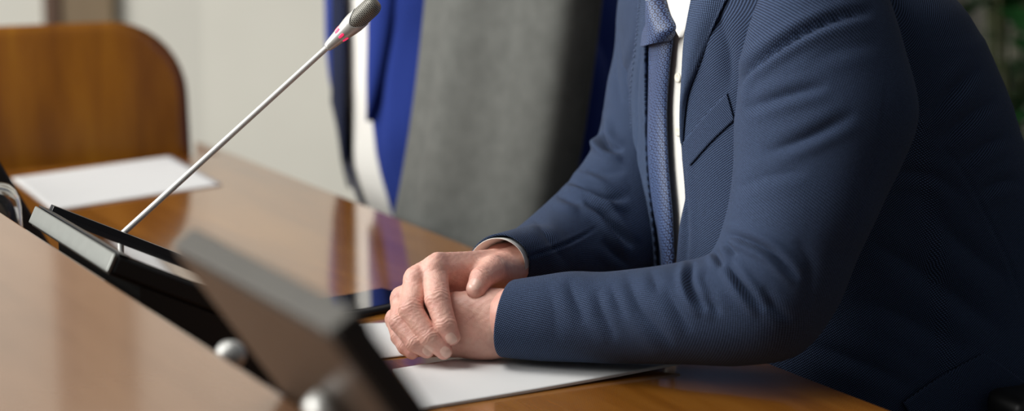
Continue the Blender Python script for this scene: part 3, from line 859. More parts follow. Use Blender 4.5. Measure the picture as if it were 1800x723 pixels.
def left_hand():
    lo, hi, h = (655, 478, -110), (985, 662, 80), 1.9
    F = Field(lo, hi, h); W = np.array((868, 577, 4.))
    F.cone((985, 562, -4), (880, 572, 4), 56, 52, 0)
    F.cone((880, 555, 4), (850, 556, 4), 41, 37, 14); F.cone((880, 596, 2), (840, 600, 2), 37, 35, 14)
    kn = [((752, 545, -10), 24), ((744, 570, -4), 24), ((748, 594, -6), 22), ((760, 614, -10), 19)]
    for (K, r), y0 in zip(kn, (548, 562, 584, 602)): F.cone((858, y0, 4), K, 34, r, 14)
    tips = []
    for (K, r), (a, b, c) in zip(kn, (((716, 540, -40), (728, 548, -74), (752, 552, -84)), ((708, 566, -36), (720, 574, -70), (744, 578, -80)),
                                   ((714, 576, -36), (724, 582, -66), (746, 586, -76)), ((730, 594, -36), (738, 596, -58), (756, 596, -66)))):
        G = Field(lo, hi, h); finger(G, [K, a, b, c], [r-2, 18, 15.5, 13.5], 4); tips.append(G)
    al = tips[0]
    for g in tips[1:]: al.f = smin(al.f, g.f, 1.5)
    F.join(al, 6)
    T = Field(lo, hi, h); finger(T, [(852, 545, -20), (806, 545, -48), (776, 548, -62), (752, 552, -64)], [30, 22, 19, 15], 5); F.join(T, 9)
    return F
def blush(V, spots):
    b = np.zeros(len(V))
    for p, r, a in spots: b += a*np.exp(-(np.linalg.norm(V-np.array(p, float), axis=1)/r)**2)
    return np.clip(b, 0, 1)
def crease(V, Nn, chains):
    d = np.zeros(len(V)); rs = np.random.RandomState(2)
    for ci, (pts, rad) in enumerate(chains):
        for j in (1, 2):
            tdir = unit(pts[j+1]-pts[j-1]); q = V-pts[j]; s = q@tdir; rr = np.linalg.norm(q-s[:, None]*tdir, axis=1)
            near_ = np.exp(-(np.maximum(rr-rad[j]*1.25, 0)/3)**2)*np.exp(-(s/(rad[j]*.55))**2)
            out = np.clip(Nn[:, 2]*1.2+.35-Nn[:, 1]*.3, 0, 1)
            wob = 1.6*np.sin(q[:, 0]*.28+ci)+1.1*np.sin(q[:, 1]*.37+2*ci)
            d += near_*out*(.42*np.cos((s+wob)*2*PI/(7.0 if j == 1 else 6.0))-.1)
    d += .28*np.sin(V[:, 0]*.42+1.5*np.sin(V[:, 1]*.25))*np.sin(V[:, 1]*.45+1.3*np.sin(V[:, 2]*.3))*.8
    for pts, rad in chains: d *= 1-np.exp(-(np.linalg.norm(V-pts[-1], axis=1)/(rad[-1]*1.25))**4)
    return d
def vnormals(V, F):
    n = np.zeros_like(V); q = V[F]; fn = np.cross(q[:, 2]-q[:, 0], q[:, 3]-q[:, 1])
    for i in range(4): np.add.at(n, F[:, i], fn)
    return n/np.maximum(np.linalg.norm(n, axis=1, keepdims=True), 1e-9)
def relax(V, F, it, lam=.5):
    e = np.concatenate([F[:, [0, 1]], F[:, [1, 2]], F[:, [2, 3]], F[:, [3, 0]]])
    for _ in range(it):
        acc = np.zeros_like(V); cnt = np.zeros(len(V))
        for a, b in ((0, 1), (1, 0)):
            np.add.at(acc, e[:, a], V[e[:, b]]); np.add.at(cnt, e[:, a], 1)
        V = V+(acc/np.maximum(cnt, 1)[:, None]-V)*lam
    return V
def nail_patch(field, tip, along, dorsal, half_w, length, back, lift=.72, n=21):
    """plate that follows the finger tip: 'along' points to the tip, 'dorsal' out of the nail"""
    along = unit(along); dorsal = unit(np.array(dorsal)-along*np.dot(dorsal, along)); side = np.cross(along, dorsal)
    G = np.zeros((n, n, 3)); a = np.linspace(-1, 1, n)
    for i, s in enumerate(a):
        for j, t in enumerate(a):
            x, y = s*math.sqrt(1-t*t*.48), t*math.sqrt(1-s*s*.44)
            G[i, j] = np.array(tip)+along*(length*.5*x-back)+side*half_w*y+dorsal*34
    d = np.zeros((n, n))
    for _ in range(60):
        st = np.clip(field.sample(G), -2, 4)*.8; G = G-dorsal*st[..., None]
    e = np.maximum(np.abs(a)[:, None], np.abs(a)[None])
    return G+dorsal*(lift*(1-.95*e**4)-.25)[..., None]

class Flesh:
    """body in local axes: x forward, y left, z up"""
    def __init__(s, o, f):
        s.o = np.array(o, float); f = unit(f); s.R = np.array([[f[0], -f[1], 0], [f[1], f[0], 0], [0, 0, 1.]])
    def w(s, P): return np.asarray(P)@s.R.T+s.o
    def loc(s, P): return (np.asarray(P)-s.o)@s.R
def head_into(F, c):
    """c: centre of the skull"""
    c = np.array(c)
    F.ell(c+[0, 0, .015], (.098, .077, .105), 0); F.ell(c+[.03, 0, -.06], (.066, .062, .072), .04)
    F.cone(c+[.06, .022, -.105], c+[.06, -.022, -.105], .024, .024, .03)            # chin
    F.cone(c+[-.01, .05, -.075], c+[.055, .025, -.105], .024, .02, .03); F.cone(c+[-.01, -.05, -.075], c+[.055, -.025, -.105], .024, .02, .03)
    F.cone(c+[.092, 0, .012], c+[.112, 0, -.033], .009, .0145, .012)                # nose
    for sg in (1, -1):
        F.ell(c+[.098, .034*sg, .004], (.02, .018, .013), .012, True)               # eye sockets
        F.ell(c+[.084, .033*sg, .004], (.0145, .0145, .0125), .004)
        F.cone(c+[.092, .012*sg, .03], c+[.082, .052*sg, .028], .009, .007, .012)   # brows
        F.cone(c+[.108, .010*sg, -.034], c+[.103, .012*sg, -.034], .008, .007, .008)
        F.ell(c+[-.008, .080*sg, -.012], (.019, .008, .032), .006); F.ell(c+[-.004, .088*sg, -.010], (.010, .006, .020), .004, True)
        F.cone(c+[.07, .05*sg, -.03], c+[.05, .055*sg, -.05], .02, .02, .03)
    F.cone(c+[.094, .020, -.067], c+[.094, -.020, -.067], .0065, .0065, .008); F.cone(c+[.091, .017, -.080], c+[.091, -.017, -.080], .0075, .0075, .008)
    F.cone(c+[.103, .02, -.0735], c+[.103, -.02, -.0735], .002, .002, .004, True)
def relaxed_hand(F, wrist, d, palm_n, side, sc=1.0):
    """five curled fingers; d along the hand, palm_n out of the palm, side towards the thumb"""
    d, palm_n, side = unit(d), unit(palm_n), unit(side); w_ = np.array(wrist, float)
    q = lambda a, b, c: w_+sc*(a*d+b*side+c*palm_n)
    for b, a in ((.026, .085), (.008, .09), (-.010, .086), (-.026, .078)):
        F.cone(q(0, b*.5, 0), q(a, b, 0), .022*sc, .0135*sc, .012)
    for b, a, l1, l2, l3 in ((.030, .085, .04, .024, .018), (.010, .09, .044, .027, .019), (-.012, .086, .040, .025, .018), (-.031, .078, .032, .019, .016)):
        p0 = q(a, b, 0); p1 = q(a+l1*.85, b, l1*.5); p2 = q(a+l1*.85+l2*.35, b, l1*.5+l2*.93); p3 = q(a+l1*.85+l2*.3-l3*.3, b, l1*.5+l2*.93+l3*.9)
        for A_, B_, r1, r2 in ((p0, p1, .0105, .0098), (p1, p2, .0098, .0088), (p2, p3, .0088, .0075)): F.cone(A_, B_, r1*sc, r2*sc, .002)
    t = [q(.015, .022, .004), q(.045, .046, .014), q(.075, .052, .026), q(.098, .048, .034)]
    for A_, B_, r1, r2 in zip(t[:-1], t[1:], (.016, .0125, .0105), (.0125, .0105, .0085)): F.cone(A_, B_, r1*sc, r2*sc, .006)

def trunk_flesh(F, hips, chest, neck, headc, legs=True):
    F.cone(hips, chest, .125, .13, 0); hv = np.array(hips)
    F.cone(hv+[0, .07, 0], hv+[0, -.07, 0], .12, .12, .05); F.cone(np.array(chest)+[0, .10, .06], np.array(chest)+[0, -.10, .06], .08, .08, .06)
    F.cone(chest, neck, .09, .056, .05); F.cone(neck, np.array(headc)+[-.02, 0, -.05], .056, .054, .03)
    head_into(F, headc)
def legs_into(F, hips, ex=0.0, k=.03, feet=.0):
    h = np.array(hips)
    for s in (1, -1):
        a = h+[.0, .085*s, -.005]; kn = h+[.40, .12*s, .0]; an = np.array([h[0]+.37, h[1]+.125*s, .10])
        F.cone(a, kn, .085+ex, .062+ex, k); F.cone(kn, an, .058+ex, .042+ex*1.6, .02)

def smooth_obj(name, F, mat, parent, fl, it=2, extra=None):
    V, Q = F.surf(); V = relax(V, Q, it); W_ = fl.w(V)
    return V, Q, W_
def add_blush(me, vals):
    at_ = me.attributes.new('blush', 'FLOAT', 'POINT'); at_.data.foreach_set('value', np.asarray(vals, np.float32))

def clothes_below(fl, hips, root, mat):
    F = Field((-.26, -.3, .04), (.75, .3, .75), .011); h = np.array(hips)
    F.cone(h+[0, .06, 0], h+[0, -.06, 0], .135, .135, 0); F.cone(h, h+[-.005, 0, .14], .13, .135, .05)
    legs_into(F, hips, .014, .03)
    sl, g = F.sub(F.lo, F.lo+F.h*(F.n-1)); F.f = np.maximum(F.f, .07-g[..., 2]) if g.shape[:3] == tuple(F.n) else F.f
    V, Q = F.surf(); V = relax(V, Q, 3)
    n_ = vnormals(V, Q); V = V+n_*(.003*np.sin(V[:, :1]*60+4*np.sin(V[:, 1:2]*25))*np.sin(V[:, 2:]*45))
    me = mesh('trousers', fl.w(V), Q); lay = me.uv_layers.new(name='UVMap'); idx = np.zeros(len(me.loops), int); me.loops.foreach_get('vertex_index', idx)
    co_ = V[idx]; lay.data.foreach_set('uv', np.stack([co_[:, 0]+co_[:, 2], co_[:, 1]], 1).ravel())
    link('trousers', me, mat, root, True, True)
    for s in (1, -1):
        F = Field((.2, -.25, -.01), (.75, .25, .16), .006); x = h[0]+.37; y = h[1]+.125*s
        F.cone((x-.045, y, .034), (x+.06, y+.006*s, .034), .032, .036, 0); F.cone((x+.06, y+.006*s, .034), (x+.165, y+.012*s, .028), .039, .026, .03)
        F.cone((x-.01, y, .05), (x-.005, y, .11), .045, .043, .03)
        sl, g = F.sub(F.lo, F.lo+F.h*(F.n-1)); F.f = np.maximum(F.f, .002-g[..., 2])
        V, Q = F.surf(); V = relax(V, Q, 2); link('shoe', mesh('shoe', fl.w(V), Q), MAT['shoe'], root, True, True)

def hair_cap(fl, c, root):
    c = np.array(c); F = Field(c-.17, c+.17, .006)
    F.ell(c+[-.006, 0, .022], (.106, .085, .107), 0); F.ell(c+[-.035, 0, -.02], (.08, .082, .08), .03)
    F.ell(c+[.09, 0, -.045], (.10, .12, .105), .01, True)
    F.ell(c+[.0, .085, -.03], (.03, .03, .035), .01, True); F.ell(c+[.0, -.085, -.03], (.03, .03, .035), .01, True)
    F.cone(c+[-.03, .1, -.14], c+[-.03, -.1, -.14], .055, .055, .01, True)
    V, Q = F.surf(); V = relax(V, Q, 2); link('hair', mesh('hair', fl.w(V), Q), MAT['hair'], root, True, True)
def eyes(fl, c, root):
    for s in (1, -1):
        p = fl.w(np.array(c)+[.0855, .033*s, .004]); bm = bmesh.new(); bmesh.ops.create_uvsphere(bm, u_segments=20, v_segments=12, radius=.0125)
        bm.transform(Matrix.Translation(tuple(p))); e = link('eye', bm_mesh('eye', bm), MAT['eye'], root, True, True)
        bm = bmesh.new(); bmesh.ops.create_uvsphere(bm, u_segments=16, v_segments=10, radius=.0062)
        bm.transform(Matrix.Translation(tuple(fl.w(np.array(c)+[.0930, .033*s, .004])))); link('iris', bm_mesh('iris', bm), MAT['iris'], e, True, True)

# ================================================================== the man in the navy jacket
F1 = unit((-.94, -.342))
man = thing('person', 'person in navy birdseye suit jacket and dotted tie, hands joined on the table', 'person', (.38, 2.27, 0))
T1 = Torso([  # z, centre x, centre y, half depth, half width
    (0.500, 0.4500, 2.2990, 0.205, 0.220), (0.600, 0.4350, 2.2940, 0.215, 0.225), (0.710, 0.3980, 2.2790, 0.225, 0.220), (0.800, 0.3800, 2.2740, 0.222, 0.215), (0.894, 0.3670, 2.2640, 0.214, 0.215), (0.997, 0.3430, 2.2590, 0.192, 0.220), (1.070, 0.3210, 2.2540, 0.174, 0.220), (1.110, 0.3070, 2.2490, 0.158, 0.210), (1.150, 0.2870, 2.2440, 0.125, 0.180), (1.180, 0.2700, 2.2390, 0.090, 0.135), (1.200, 0.2570, 2.2340, 0.075, 0.100)], F1, expo=2.8)
fl1 = Flesh((.40, 2.275, 0), F1)

NEAR = [  # inner edge, outer edge, depth, half thickness
    ((1372, -75), (1500, -78), 2.06, .045), ((1352, -45), (1535, -50), 2.045, .07), ((1335, 0), (1549, 0), 2.02, .080), ((1303, 100), (1586, 88), 1.995, .086),
    ((1292, 200), (1609, 200), 1.985, .088), ((1288, 285), (1583, 292), 1.98, .086), ((1280, 360), (1548, 368), 1.975, .084), ((1268, 412), (1510, 446), 1.975, .083),
    ((1254, 440), (1468, 545), 1.975, .082), ((1240, 450), (1402, 622), 1.975, .078), ((1216, 456), (1312, 639), 1.98, .071), ((1180, 461), (1220, 639), 1.99, .066),
    ((1122, 470), (1135, 637), 2.005, .060), ((1062, 477), (1060, 636), 2.018, .055), ((1003, 476), (992, 634), 2.03, .052), ((950, 484), (932, 631), 2.04, .050), ((906, 491), (886, 628), 2.048, .049)]
NEAR_FOLDS = [   # pixel line, width, depth in mm, ridge beside it
    ([(1291, 208), (1296, 146), (1335, 105), (1400, 62), (1470, 32), (1540, 16)], 8, 12.0, .45), ([(1300, 196), (1345, 179), (1392, 164), (1455, 150)], 9, 6.0, .45),
    ([(1340, 270), (1424, 239), (1505, 198)], 10, 4.8, .45), ([(1286, 335), (1340, 312), (1420, 300)], 11, 2.5, .5),
    ([(1270, 411), (1303, 419), (1356, 445), (1404, 492)], 7, 8.5, .55), ([(1276, 424), (1294, 450)], 6, 5.0, .5), ([(1255, 438), (1269, 470)], 6, 5.5, .5),
    ([(1279, 462), (1303, 500), (1343, 547)], 7, 9.0, .55), ([(1219, 457), (1211, 488), (1221, 520), (1242, 548)], 7, 8.0, .6), ([(1240, 518), (1266, 556)], 8, 3.2, .5),
    ([(1340, 503), (1360, 537), (1392, 566)], 9, 3.2, .5), ([(998, 488), (1009, 524), (1030, 570)], 10, 3.0, .5), ([(1050, 505), (1057, 545), (1083, 598)], 9, 2.6, .5),
    ([(1072, 500), (1088, 538), (1104, 560)], 8, 2.8, .5), ([(1100, 478), (1123, 538), (1154, 576), (1184, 608)], 11, 3.6, .5), ([(1142, 472), (1158, 518)], 9, 2.2, .5),
    ([(1168, 500), (1190, 545), (1215, 585)], 10, 2.4, .5), ([(955, 486), (972, 530), (980, 600)], 13, 1.2, .4), ([(1562, 130), (1535, 290), (1470, 480)], 3.2, 1.2, .3),
    ([(1400, 420), (1425, 470), (1420, 540)], 13, 2.4, .4), ([(1420, 110), (1480, 85), (1550, 75)], 12, 2.0, .5)]
FAR = [
    ((1128, -70), (1235, -70), 2.40, .05), ((1100, -40), (1245, -40), 2.39, .065), ((1087, 0), (1250, 5), 2.38, .072), ((1076, 100), (1248, 110), 2.365, .074), ((1060, 198), (1236, 215), 2.35, .074),
    ((1040, 258), (1212, 330), 2.335, .074), ((1002, 316), (1182, 450), 2.31, .074), ((976, 346), (1112, 524), 2.285, .072), ((946, 374), (1030, 528), 2.25, .066),
    ((909, 402), (968, 520), 2.205, .058), ((872, 421), (948, 516), 2.165, .053), ((833, 440), (921, 502), 2.13, .050)]
FAR_FOLDS = [
    ([(1054, 200), (1055, 238), (1070, 260), (1096, 266)], 7, 12.6, .75), ([(996, 318), (1033, 329), (1066, 346), (1106, 349)], 7, 9.8, .7),
    ([(1026, 352), (1058, 371), (1083, 400), (1114, 436)], 7, 10.5, .7), ([(978, 345), (1024, 359)], 7, 4.9, .6), ([(1030, 300), (1065, 305), (1100, 300)], 8, 3.5, .5),
    ([(914, 456), (975, 437), (1020, 417), (1056, 395)], 3.0, 3.1, .4), ([(1085, 40), (1080, 110), (1092, 190)], 8, 4.2, .5), ([(940, 385), (965, 420), (1000, 470)], 9, 3.4, .5),
    ([(1060, 420), (1085, 450), (1110, 470)], 8, 4.2, .5)]
TORSO_FOLDS = [
    ([(1199, 255), (1203, 340), (1209, 420), (1207, 480)], 5, 4.5, .5), ([(1136, -10), (1122, 70), (1096, 150), (1092, 215)], 5, 3.0, .5), ([(1262, 20), (1282, 90), (1284, 160)], 12, 4.0, .5),
    ([(1625, 215), (1672, 160), (1720, 118)], 10, 5.0, .6), ([(1648, 250), (1700, 205), (1752, 175)], 10, 4.5, .6), ([(1680, 290), (1730, 255), (1775, 240)], 10, 4.0, .6), ([(1712, 345), (1755, 322), (1795, 318)], 10, 3.5, .6),
    ([(1520, 420), (1620, 480), (1770, 590)], 16, 4.5, .5), ([(1500, 520), (1590, 560), (1700, 620)], 16, 3.5, .5), ([(1610, 330), (1680, 420), (1780, 500)], 15, 3.5, .5),
    ([(1600, 215), (1660, 262), (1712, 340), (1768, 455), (1800, 560)], 3.4, 1.6, .5), ([(1540, 300), (1640, 310), (1690, 350)], 10, 3.0, .5), ([(1420, 600), (1520, 640), (1620, 690)], 14, 3, .5)]

jk = None
# jacket body: open at the front, left and right edges follow the photograph
LE = [(1226, -10), (1212, 60), (1205, 130), (1198, 215), (1198, 280), (1201, 350), (1197, 410), (1192, 470)]
RE = [(1150, -10), (1145, 60), (1145, 150), (1146, 250), (1150, 330), (1158, 400), (1166, 470)]
hl, hr = T1.hit(LE), T1.hit(RE)
NZ, NT = 230, 420
zz = np.linspace(.505, 1.197, NZ)
thl = np.interp(zz, hl[::-1, 1], hl[::-1, 0]); thr = np.interp(zz, hr[::-1, 1], hr[::-1, 0])
zb = hl[:, 1].min()
thl = np.where(zz < zb, np.interp(zz, [.5, zb], [hl[-1, 0]-.10, hl[-1, 0]]), thl); thr = np.where(zz < zb, np.interp(zz, [.5, zb], [hr[-1, 0]+.03, hr[-1, 0]]), thr)
Pj = np.zeros((NZ, NT, 3)); tt = np.linspace(0, 1, NT)
for i in range(NZ): Pj[i] = T1.at(thl[i]+tt*(2*PI+thr[i]-thl[i]), zz[i])
uvJ = Pj.copy()
Pj = add_folds(Pj, False, TORSO_FOLDS, np.array([.36, 2.25, .9]), .0010)
jk = cloth('jacket', Pj, MAT['suit'], man, False, uvJ, .003)
# sleeves
Pn, Cn, Tn = sleeve_rings(NEAR, 330, 200, 2.2); uvN = Pn.copy()
ctr = Cn[:, None]; Pn2 = add_folds(Pn, True, NEAR_FOLDS, ctr, .0009)
Pn2 = tuck_in(Pn2, Tn); cloth('sleeve', Pn2, MAT['suit'], jk, True, tuck_in(uvN, Tn))
Pf, Cf, Tf = sleeve_rings(FAR, 260, 150, 2.1); uvF = Pf.copy()
Pf2 = tuck_in(add_folds(Pf, True, FAR_FOLDS, Cf[:, None], .0009), Tf); cloth('sleeve', Pf2, MAT['suit'], jk, True, tuck_in(uvF, Tf))
# lapels, breast pocket, hip pocket
def strip(name, A, B, off, mat, nu=150, nv=44, solid=.0022, parent=None, folds=()):
    P = T1.patch(A, B, nu, nv, off)
    if folds: P = add_folds(P, False, folds, np.array([.36, 2.25, .9]), .0004)
    return cloth(name, P, mat, parent or jk, False, None, solid)
def roll(u, t): return .0012+(.0028+.0065*math.sin(PI*t)**1.3)*(1-u)**.5
strip('lapel', [(1224, -22), (1210, 60), (1204, 130), (1199, 200), (1199, 252)], [(1290, -22), (1257, 50), (1232, 116), (1211, 172), (1202, 254)], roll, MAT['suit_lapel'], folds=[([(1252, 52), (1228, 116), (1208, 170)], 2.6, 1.0, .4)])
strip('lapel', [(1136, -22), (1130, 40), (1117, 163), (1119, 220), (1114, 310), (1112, 382), (1119, 476)], [(1152, -22), (1146, 60), (1146, 150), (1147, 250), (1152, 340), (1166, 476)],
      lambda u, t: .0045+.0025*t, MAT['suit_lapel'], solid=.003, folds=[([(1139, 0), (1133, 60), (1122, 163), (1123, 220), (1118, 310), (1117, 382), (1123, 470)], 2.6, 1.4, .5)])
strip('breast_pocket', [(1203, 251), (1240, 205), (1279, 163)], [(1215, 291), (1252, 249), (1292, 211)], lambda u, t: .0018+0*u, MAT['suit'], 30, 12, .0012)
strip('hip_pocket', [(1585, 706), (1650, 660), (1722, 620)], [(1640, 790), (1720, 730), (1795, 672)], lambda u, t: .005+0*u, MAT['suit'], 30, 16, .002)
# hand stitching that runs along the edges
def stitches(name, line, off, n, parent):
    h = T1.hit(resample(line, n*2)); V_, F_ = [], []; k0 = 0
    for k in range(n):
        a = T1.at(h[2*k, 0], h[2*k, 1], off); b = T1.at(h[2*k+1, 0], h[2*k+1, 1], off)
        V, F = tube_arr([a, (a+b)/2+(a-np.array([.36, 2.25, a[2]]))*.004, b], [.0004, .0008, .0004], 6); V_.append(V); F_ += [tuple(i+k0 for i in f) for f in F]; k0 += len(V)
    link(name, mesh(name, np.concatenate(V_), F_), MAT['thread'], parent, True, True)
stitches('lapel_stitching', [(1136, 0), (1131, 60), (1120, 163), (1121, 220), (1117, 310), (1115, 382), (1121, 470)], .0075, 62, jk)
stitches('lapel_stitching', [(1268, 20), (1250, 62), (1228, 118), (1209, 172)], .0045, 26, jk)
# shirt, collar, tie
thS = np.linspace(-1.15, 1.15, 90); zS = np.linspace(.62, 1.192, 90)
Ps = np.array([T1.at(thS, z, -.0045) for z in zS]); Ps = add_folds(Ps, False, [([(1188, 90), (1196, 160), (1190, 240)], 5, 1.5, .5)], np.array([.36, 2.25, .9]), .0006)
sh_ = cloth('shirt', Ps, MAT['shirt'], man, False)
Pc = T1.patch([(1172, -24), (1171, 10), (1180, 35), (1196, 52), (1203, 65)], [(1228, -24), (1224, 0), (1217, 25), (1211, 45), (1205, 66)], 40, 14, lambda u, t: .0045-.004*t*1.0+.003*u)
cloth('collar', Pc, MAT['shirt'], sh_, False, None, .002)
Pc = T1.patch([(1150, -24), (1151, 0), (1153, 8), (1158, 14)], [(1168, -24), (1169, -4), (1168, 4), (1161, 14)], 20, 8, lambda u, t: .010+0*u)
cloth('collar', Pc, MAT['shirt'], sh_, False, None, .002)
def tie_patch(A, B, off, nu=80, nv=20): return T1.patch(A, B, nu, nv, off)
tie = cloth('tie', tie_patch([(1145, 70), (1146, 120), (1146, 200), (1146, 275), (1152, 350), (1165, 436), (1170, 480)], [(1187, 66), (1181, 120), (1176, 200), (1179, 292), (1186, 382), (1190, 480)],
                        lambda u, t: .0025+.007*math.sin(PI*t)**.7), MAT['tie'], man, False, None, .002)
cloth('tie_knot', tie_patch([(1157, 0), (1150, 30), (1143, 60), (1142, 82)], [(1178, -2), (1186, 25), (1197, 50), (1187, 70)], lambda u, t: .006+.016*math.sin(PI*t)**.6, 40, 20), MAT['tie'], tie, False, None, .002)
for px, py in ((1187, 137), (1188, 232)):
    h = T1.hit([(px, py)])[0]; p = T1.at(h[0], h[1], -.004); q = T1.at(h[0], h[1], .01); nrm = unit(q-p)
    bm = lathe_bm([(0, 0), (.0052, 0), (.0055, .0012), (.0045, .0018), (.003, .0013), (0, .0013)], 20)
    bm.transform(Matrix.Translation(tuple(p)) @ Vector(nrm).to_track_quat('Z', 'Y').to_matrix().to_4x4()); link('shirt_button', bm_mesh('shirt_button', bm), MAT['button'], sh_, True, True)
# shirt cuffs showing beyond the jacket sleeves
def cuff(ring, tangent, c, r0, d0, d1):
    rows = [c+(ring-c)*k+tangent*d for k, d in ((r0-.03, -.03), (r0, -.012), (r0, d0), (r0, d1-.001), (r0-.012, d1), (r0-.035, d1-.001), (r0-.045, d0), (r0-.05, -.03))]
    return np.array(rows)
rg = Pf[-1]; c = rg.mean(0)
link('shirt_cuff', grid_mesh('shirt_cuff', cuff(rg, Tf[-1], c, .93, .002, .0075), closed=True), MAT['shirt'], sh_, True, True)

# ---- the body: one mesh
RH, chains = right_hand(); Vr, Qr = RH.surf(); Vr = relax(Vr, Qr, 2, .4); Nr = RH.grad(Vr, 2.0)
Vr = Vr+Nr*crease(Vr, Nr, chains)[:, None]
sp = []
for pts, rad in chains: sp += [(pts[0], 22, .25), (pts[1], 15, .55), (pts[2], 12, .45), (pts[3], 17, .40)]
br = blush(Vr, sp)*.8+.12
LH = left_hand(); Vl_, Ql = LH.surf(); Vl_ = relax(Vl_, Ql, 3, .5)
Nl = LH.grad(Vl_, 2.0); Vl_ = Vl_+Nl*(.30*np.sin(Vl_[:, :1]*.3+1.2*np.sin(Vl_[:, 1:2]*.2))*np.sin(Vl_[:, 1:2]*.33+Vl_[:, 2:]*.1))
bl = np.full(len(Vl_), .06)
B = Field((-.35, -.4, .38), (.75, .45, 1.42), .0095)
loc_ = lambda P: fl1.loc(P)
hips1, chest1 = np.array((.0, 0, .56)), np.array((.07, .0, .98)); neck1, head1 = np.array((.16, 0, 1.13)), np.array((.215, 0, 1.285))
trunk_flesh(B, hips1, chest1, neck1, head1); legs_into(B, hips1, 0, .03)
for C_, Tn_, r in ((Cn, Tn, (.052, .043, .034)), (Cf, Tf, (.045, .038, .028))):
    q = loc_(C_[::max(1, len(C_)//14)]); B.cone(np.array(chest1)+[0, 0, .06], q[1], .06, .05, .05)
    for i in range(1, len(q)-1): B.cone(q[i], q[i+1], np.interp(i/(len(q)-1), (0, .55, 1), r), np.interp((i+1)/(len(q)-1), (0, .55, 1), r), .02)
for s in (1, -1): B.cone(hips1+[.37, .125*s, -.43], hips1+[.45, .13*s, -.50], .04, .03, .02)
Vb, Qb = B.surf(); Vb = relax(Vb, Qb, 2, .4)
Vl_[:, 1] -= 5*np.clip((960-Vl_[:, 0])/60, 0, 1); Vr[:, 1] -= 2.5*np.clip((Vr[:, 1]-560)/50, 0, 1)
hV = [hp(Vr), hp(Vl_), fl1.w(Vb)]
me = mesh('body', np.concatenate(hV), np.concatenate([Qr, Ql+len(Vr), Qb+len(Vr)+len(Vl_)]))
add_blush(me, np.concatenate([br, bl, np.full(len(Vb), .25)]))
body = link('body', me, MAT['skin'], man, True, True)
for k, (dors, hw, ln, back) in enumerate((((-.25, -.25, 1.0), 10.5, 23, -3), ((-.05, -.15, 1.0), 9.5, 21, -3.5), ((-.1, -.10, 1.0), 9.0, 20, -3), ((-.1, -.3, .9), 7, 14, -2), ((-.30, -.72, .75), 13.5, 24, -1))):
    if k == 3: continue                      # the little finger's nail is tucked behind the ring finger
    pts, rad = chains[k]; G = nail_patch(RH, pts[-1], pts[-1]-pts[-2], dors, hw, ln, back)
    G[..., 1] -= 2.5*np.clip((G[..., 1]-560)/50, 0, 1)
    link('fingernail', grid_mesh('fingernail', hp(G)), MAT['nail'], body, True, True)
eyes(fl1, head1, body); hair_cap(fl1, head1, man); clothes_below(fl1, hips1, man, MAT['trousers'])

# ================================================================== the man in the bright blue jacket
F2 = unit((-.885, -.465)); o2 = np.array((-.06, 3.42))
man2 = thing('person', 'blurred person in royal blue suit jacket seated beyond the grey chair', 'person', (o2[0], o2[1], 0))
K2 = [(0.500, 0.056, 0.038, 0.217, 0.240), (0.600, 0.046, 0.033, 0.222, 0.240), (0.710, 0.026, 0.018, 0.237, 0.235), (0.800, 0.016, 0.008, 0.242, 0.235), (0.894, 0.001, 0.008, 0.247, 0.235), (0.997, -0.004, 0.008, 0.247, 0.240),
      (1.080, -0.014, 0.003, 0.237, 0.235), (1.140, -0.029, -0.002, 0.212, 0.225), (1.190, -0.044, -0.007, 0.162, 0.185), (1.220, -0.054, -0.012, 0.112, 0.125), (1.240, -0.059, -0.012, 0.092, 0.100)]
T2 = Torso(K2, F2, o2, 2.5); fl2 = Flesh((o2[0]+.02, o2[1]+.01, 0), F2)
LE2 = [(648, -40), (648, 40), (648, 120), (654, 200), (664, 270), (678, 340)]; RE2 = [(584, -40), (585, 60), (586, 140), (588, 220), (592, 300), (600, 340)]
hl, hr = T2.hit(LE2), T2.hit(RE2); NZ2, NT2 = 90, 160; zz = np.linspace(.505, 1.237, NZ2)
thl = np.interp(zz, hl[::-1, 1], hl[::-1, 0]); thr = np.interp(zz, hr[::-1, 1], hr[::-1, 0]); Pj = np.zeros((NZ2, NT2, 3)); tt = np.linspace(0, 1, NT2)
for i in range(NZ2): Pj[i] = T2.at(thl[i]+tt*(2*PI+thr[i]-thl[i]), zz[i])
Pj = add_folds(Pj, False, [([(690, 20), (668, 150), (672, 300)], 9, 6, .5), ([(1060, 60), (1045, 140), (1050, 220)], 10, 5, .5)], np.array([o2[0], o2[1], .9]), .002)
jk2 = cloth('jacket', Pj, MAT['blue'], man2, False, None, .003)
Ps = np.array([T2.at(np.linspace(-1.1, 1.1, 50), z, -.012) for z in np.linspace(.6, 1.235, 50)]); sh2 = cloth('shirt', add_folds(Ps, False, [], np.array([o2[0], o2[1], .9]), .001), MAT['shirt'], man2, False)
P = T2.patch([(586, -30), (587, 100), (589, 200), (596, 330)], [(608, -30), (609, 60), (608, 190), (610, 330)], 50, 12, lambda u, t: .002+.006*math.sin(PI*t)**.7)
cloth('tie', P, MAT['navytie'], man2, False, None, .002)
P = T2.patch([(650, -30), (650, 60), (650, 150), (655, 210)], [(700, -30), (688, 60), (672, 150), (658, 212)], 40, 12, lambda u, t: .005+.010*math.sin(PI*t)**.7)
cloth('lapel', P, MAT['blue'], jk2, False, None, .002)
def joint_sleeve(J, rad, n=90, m=48):
    p = resample(np.array(J), n); V, F_ = tube_arr(p, resample(np.array(rad)[:, None], n)[:, 0], m, False); P = V.reshape(n, m, 3)
    T = np.gradient(p, axis=0); T /= np.linalg.norm(T, axis=1, keepdims=True); return P, p, T
B = Field((-.35, -.45, .38), (.75, .45, 1.45), .0105); hips2, chest2 = np.array((.0, 0, .56)), np.array((.06, .0, 1.0)); neck2, head2 = np.array((.085, 0, 1.18)), np.array((.115, 0, 1.345))
trunk_flesh(B, hips2, chest2, neck2, head2); legs_into(B, hips2, 0, .03)
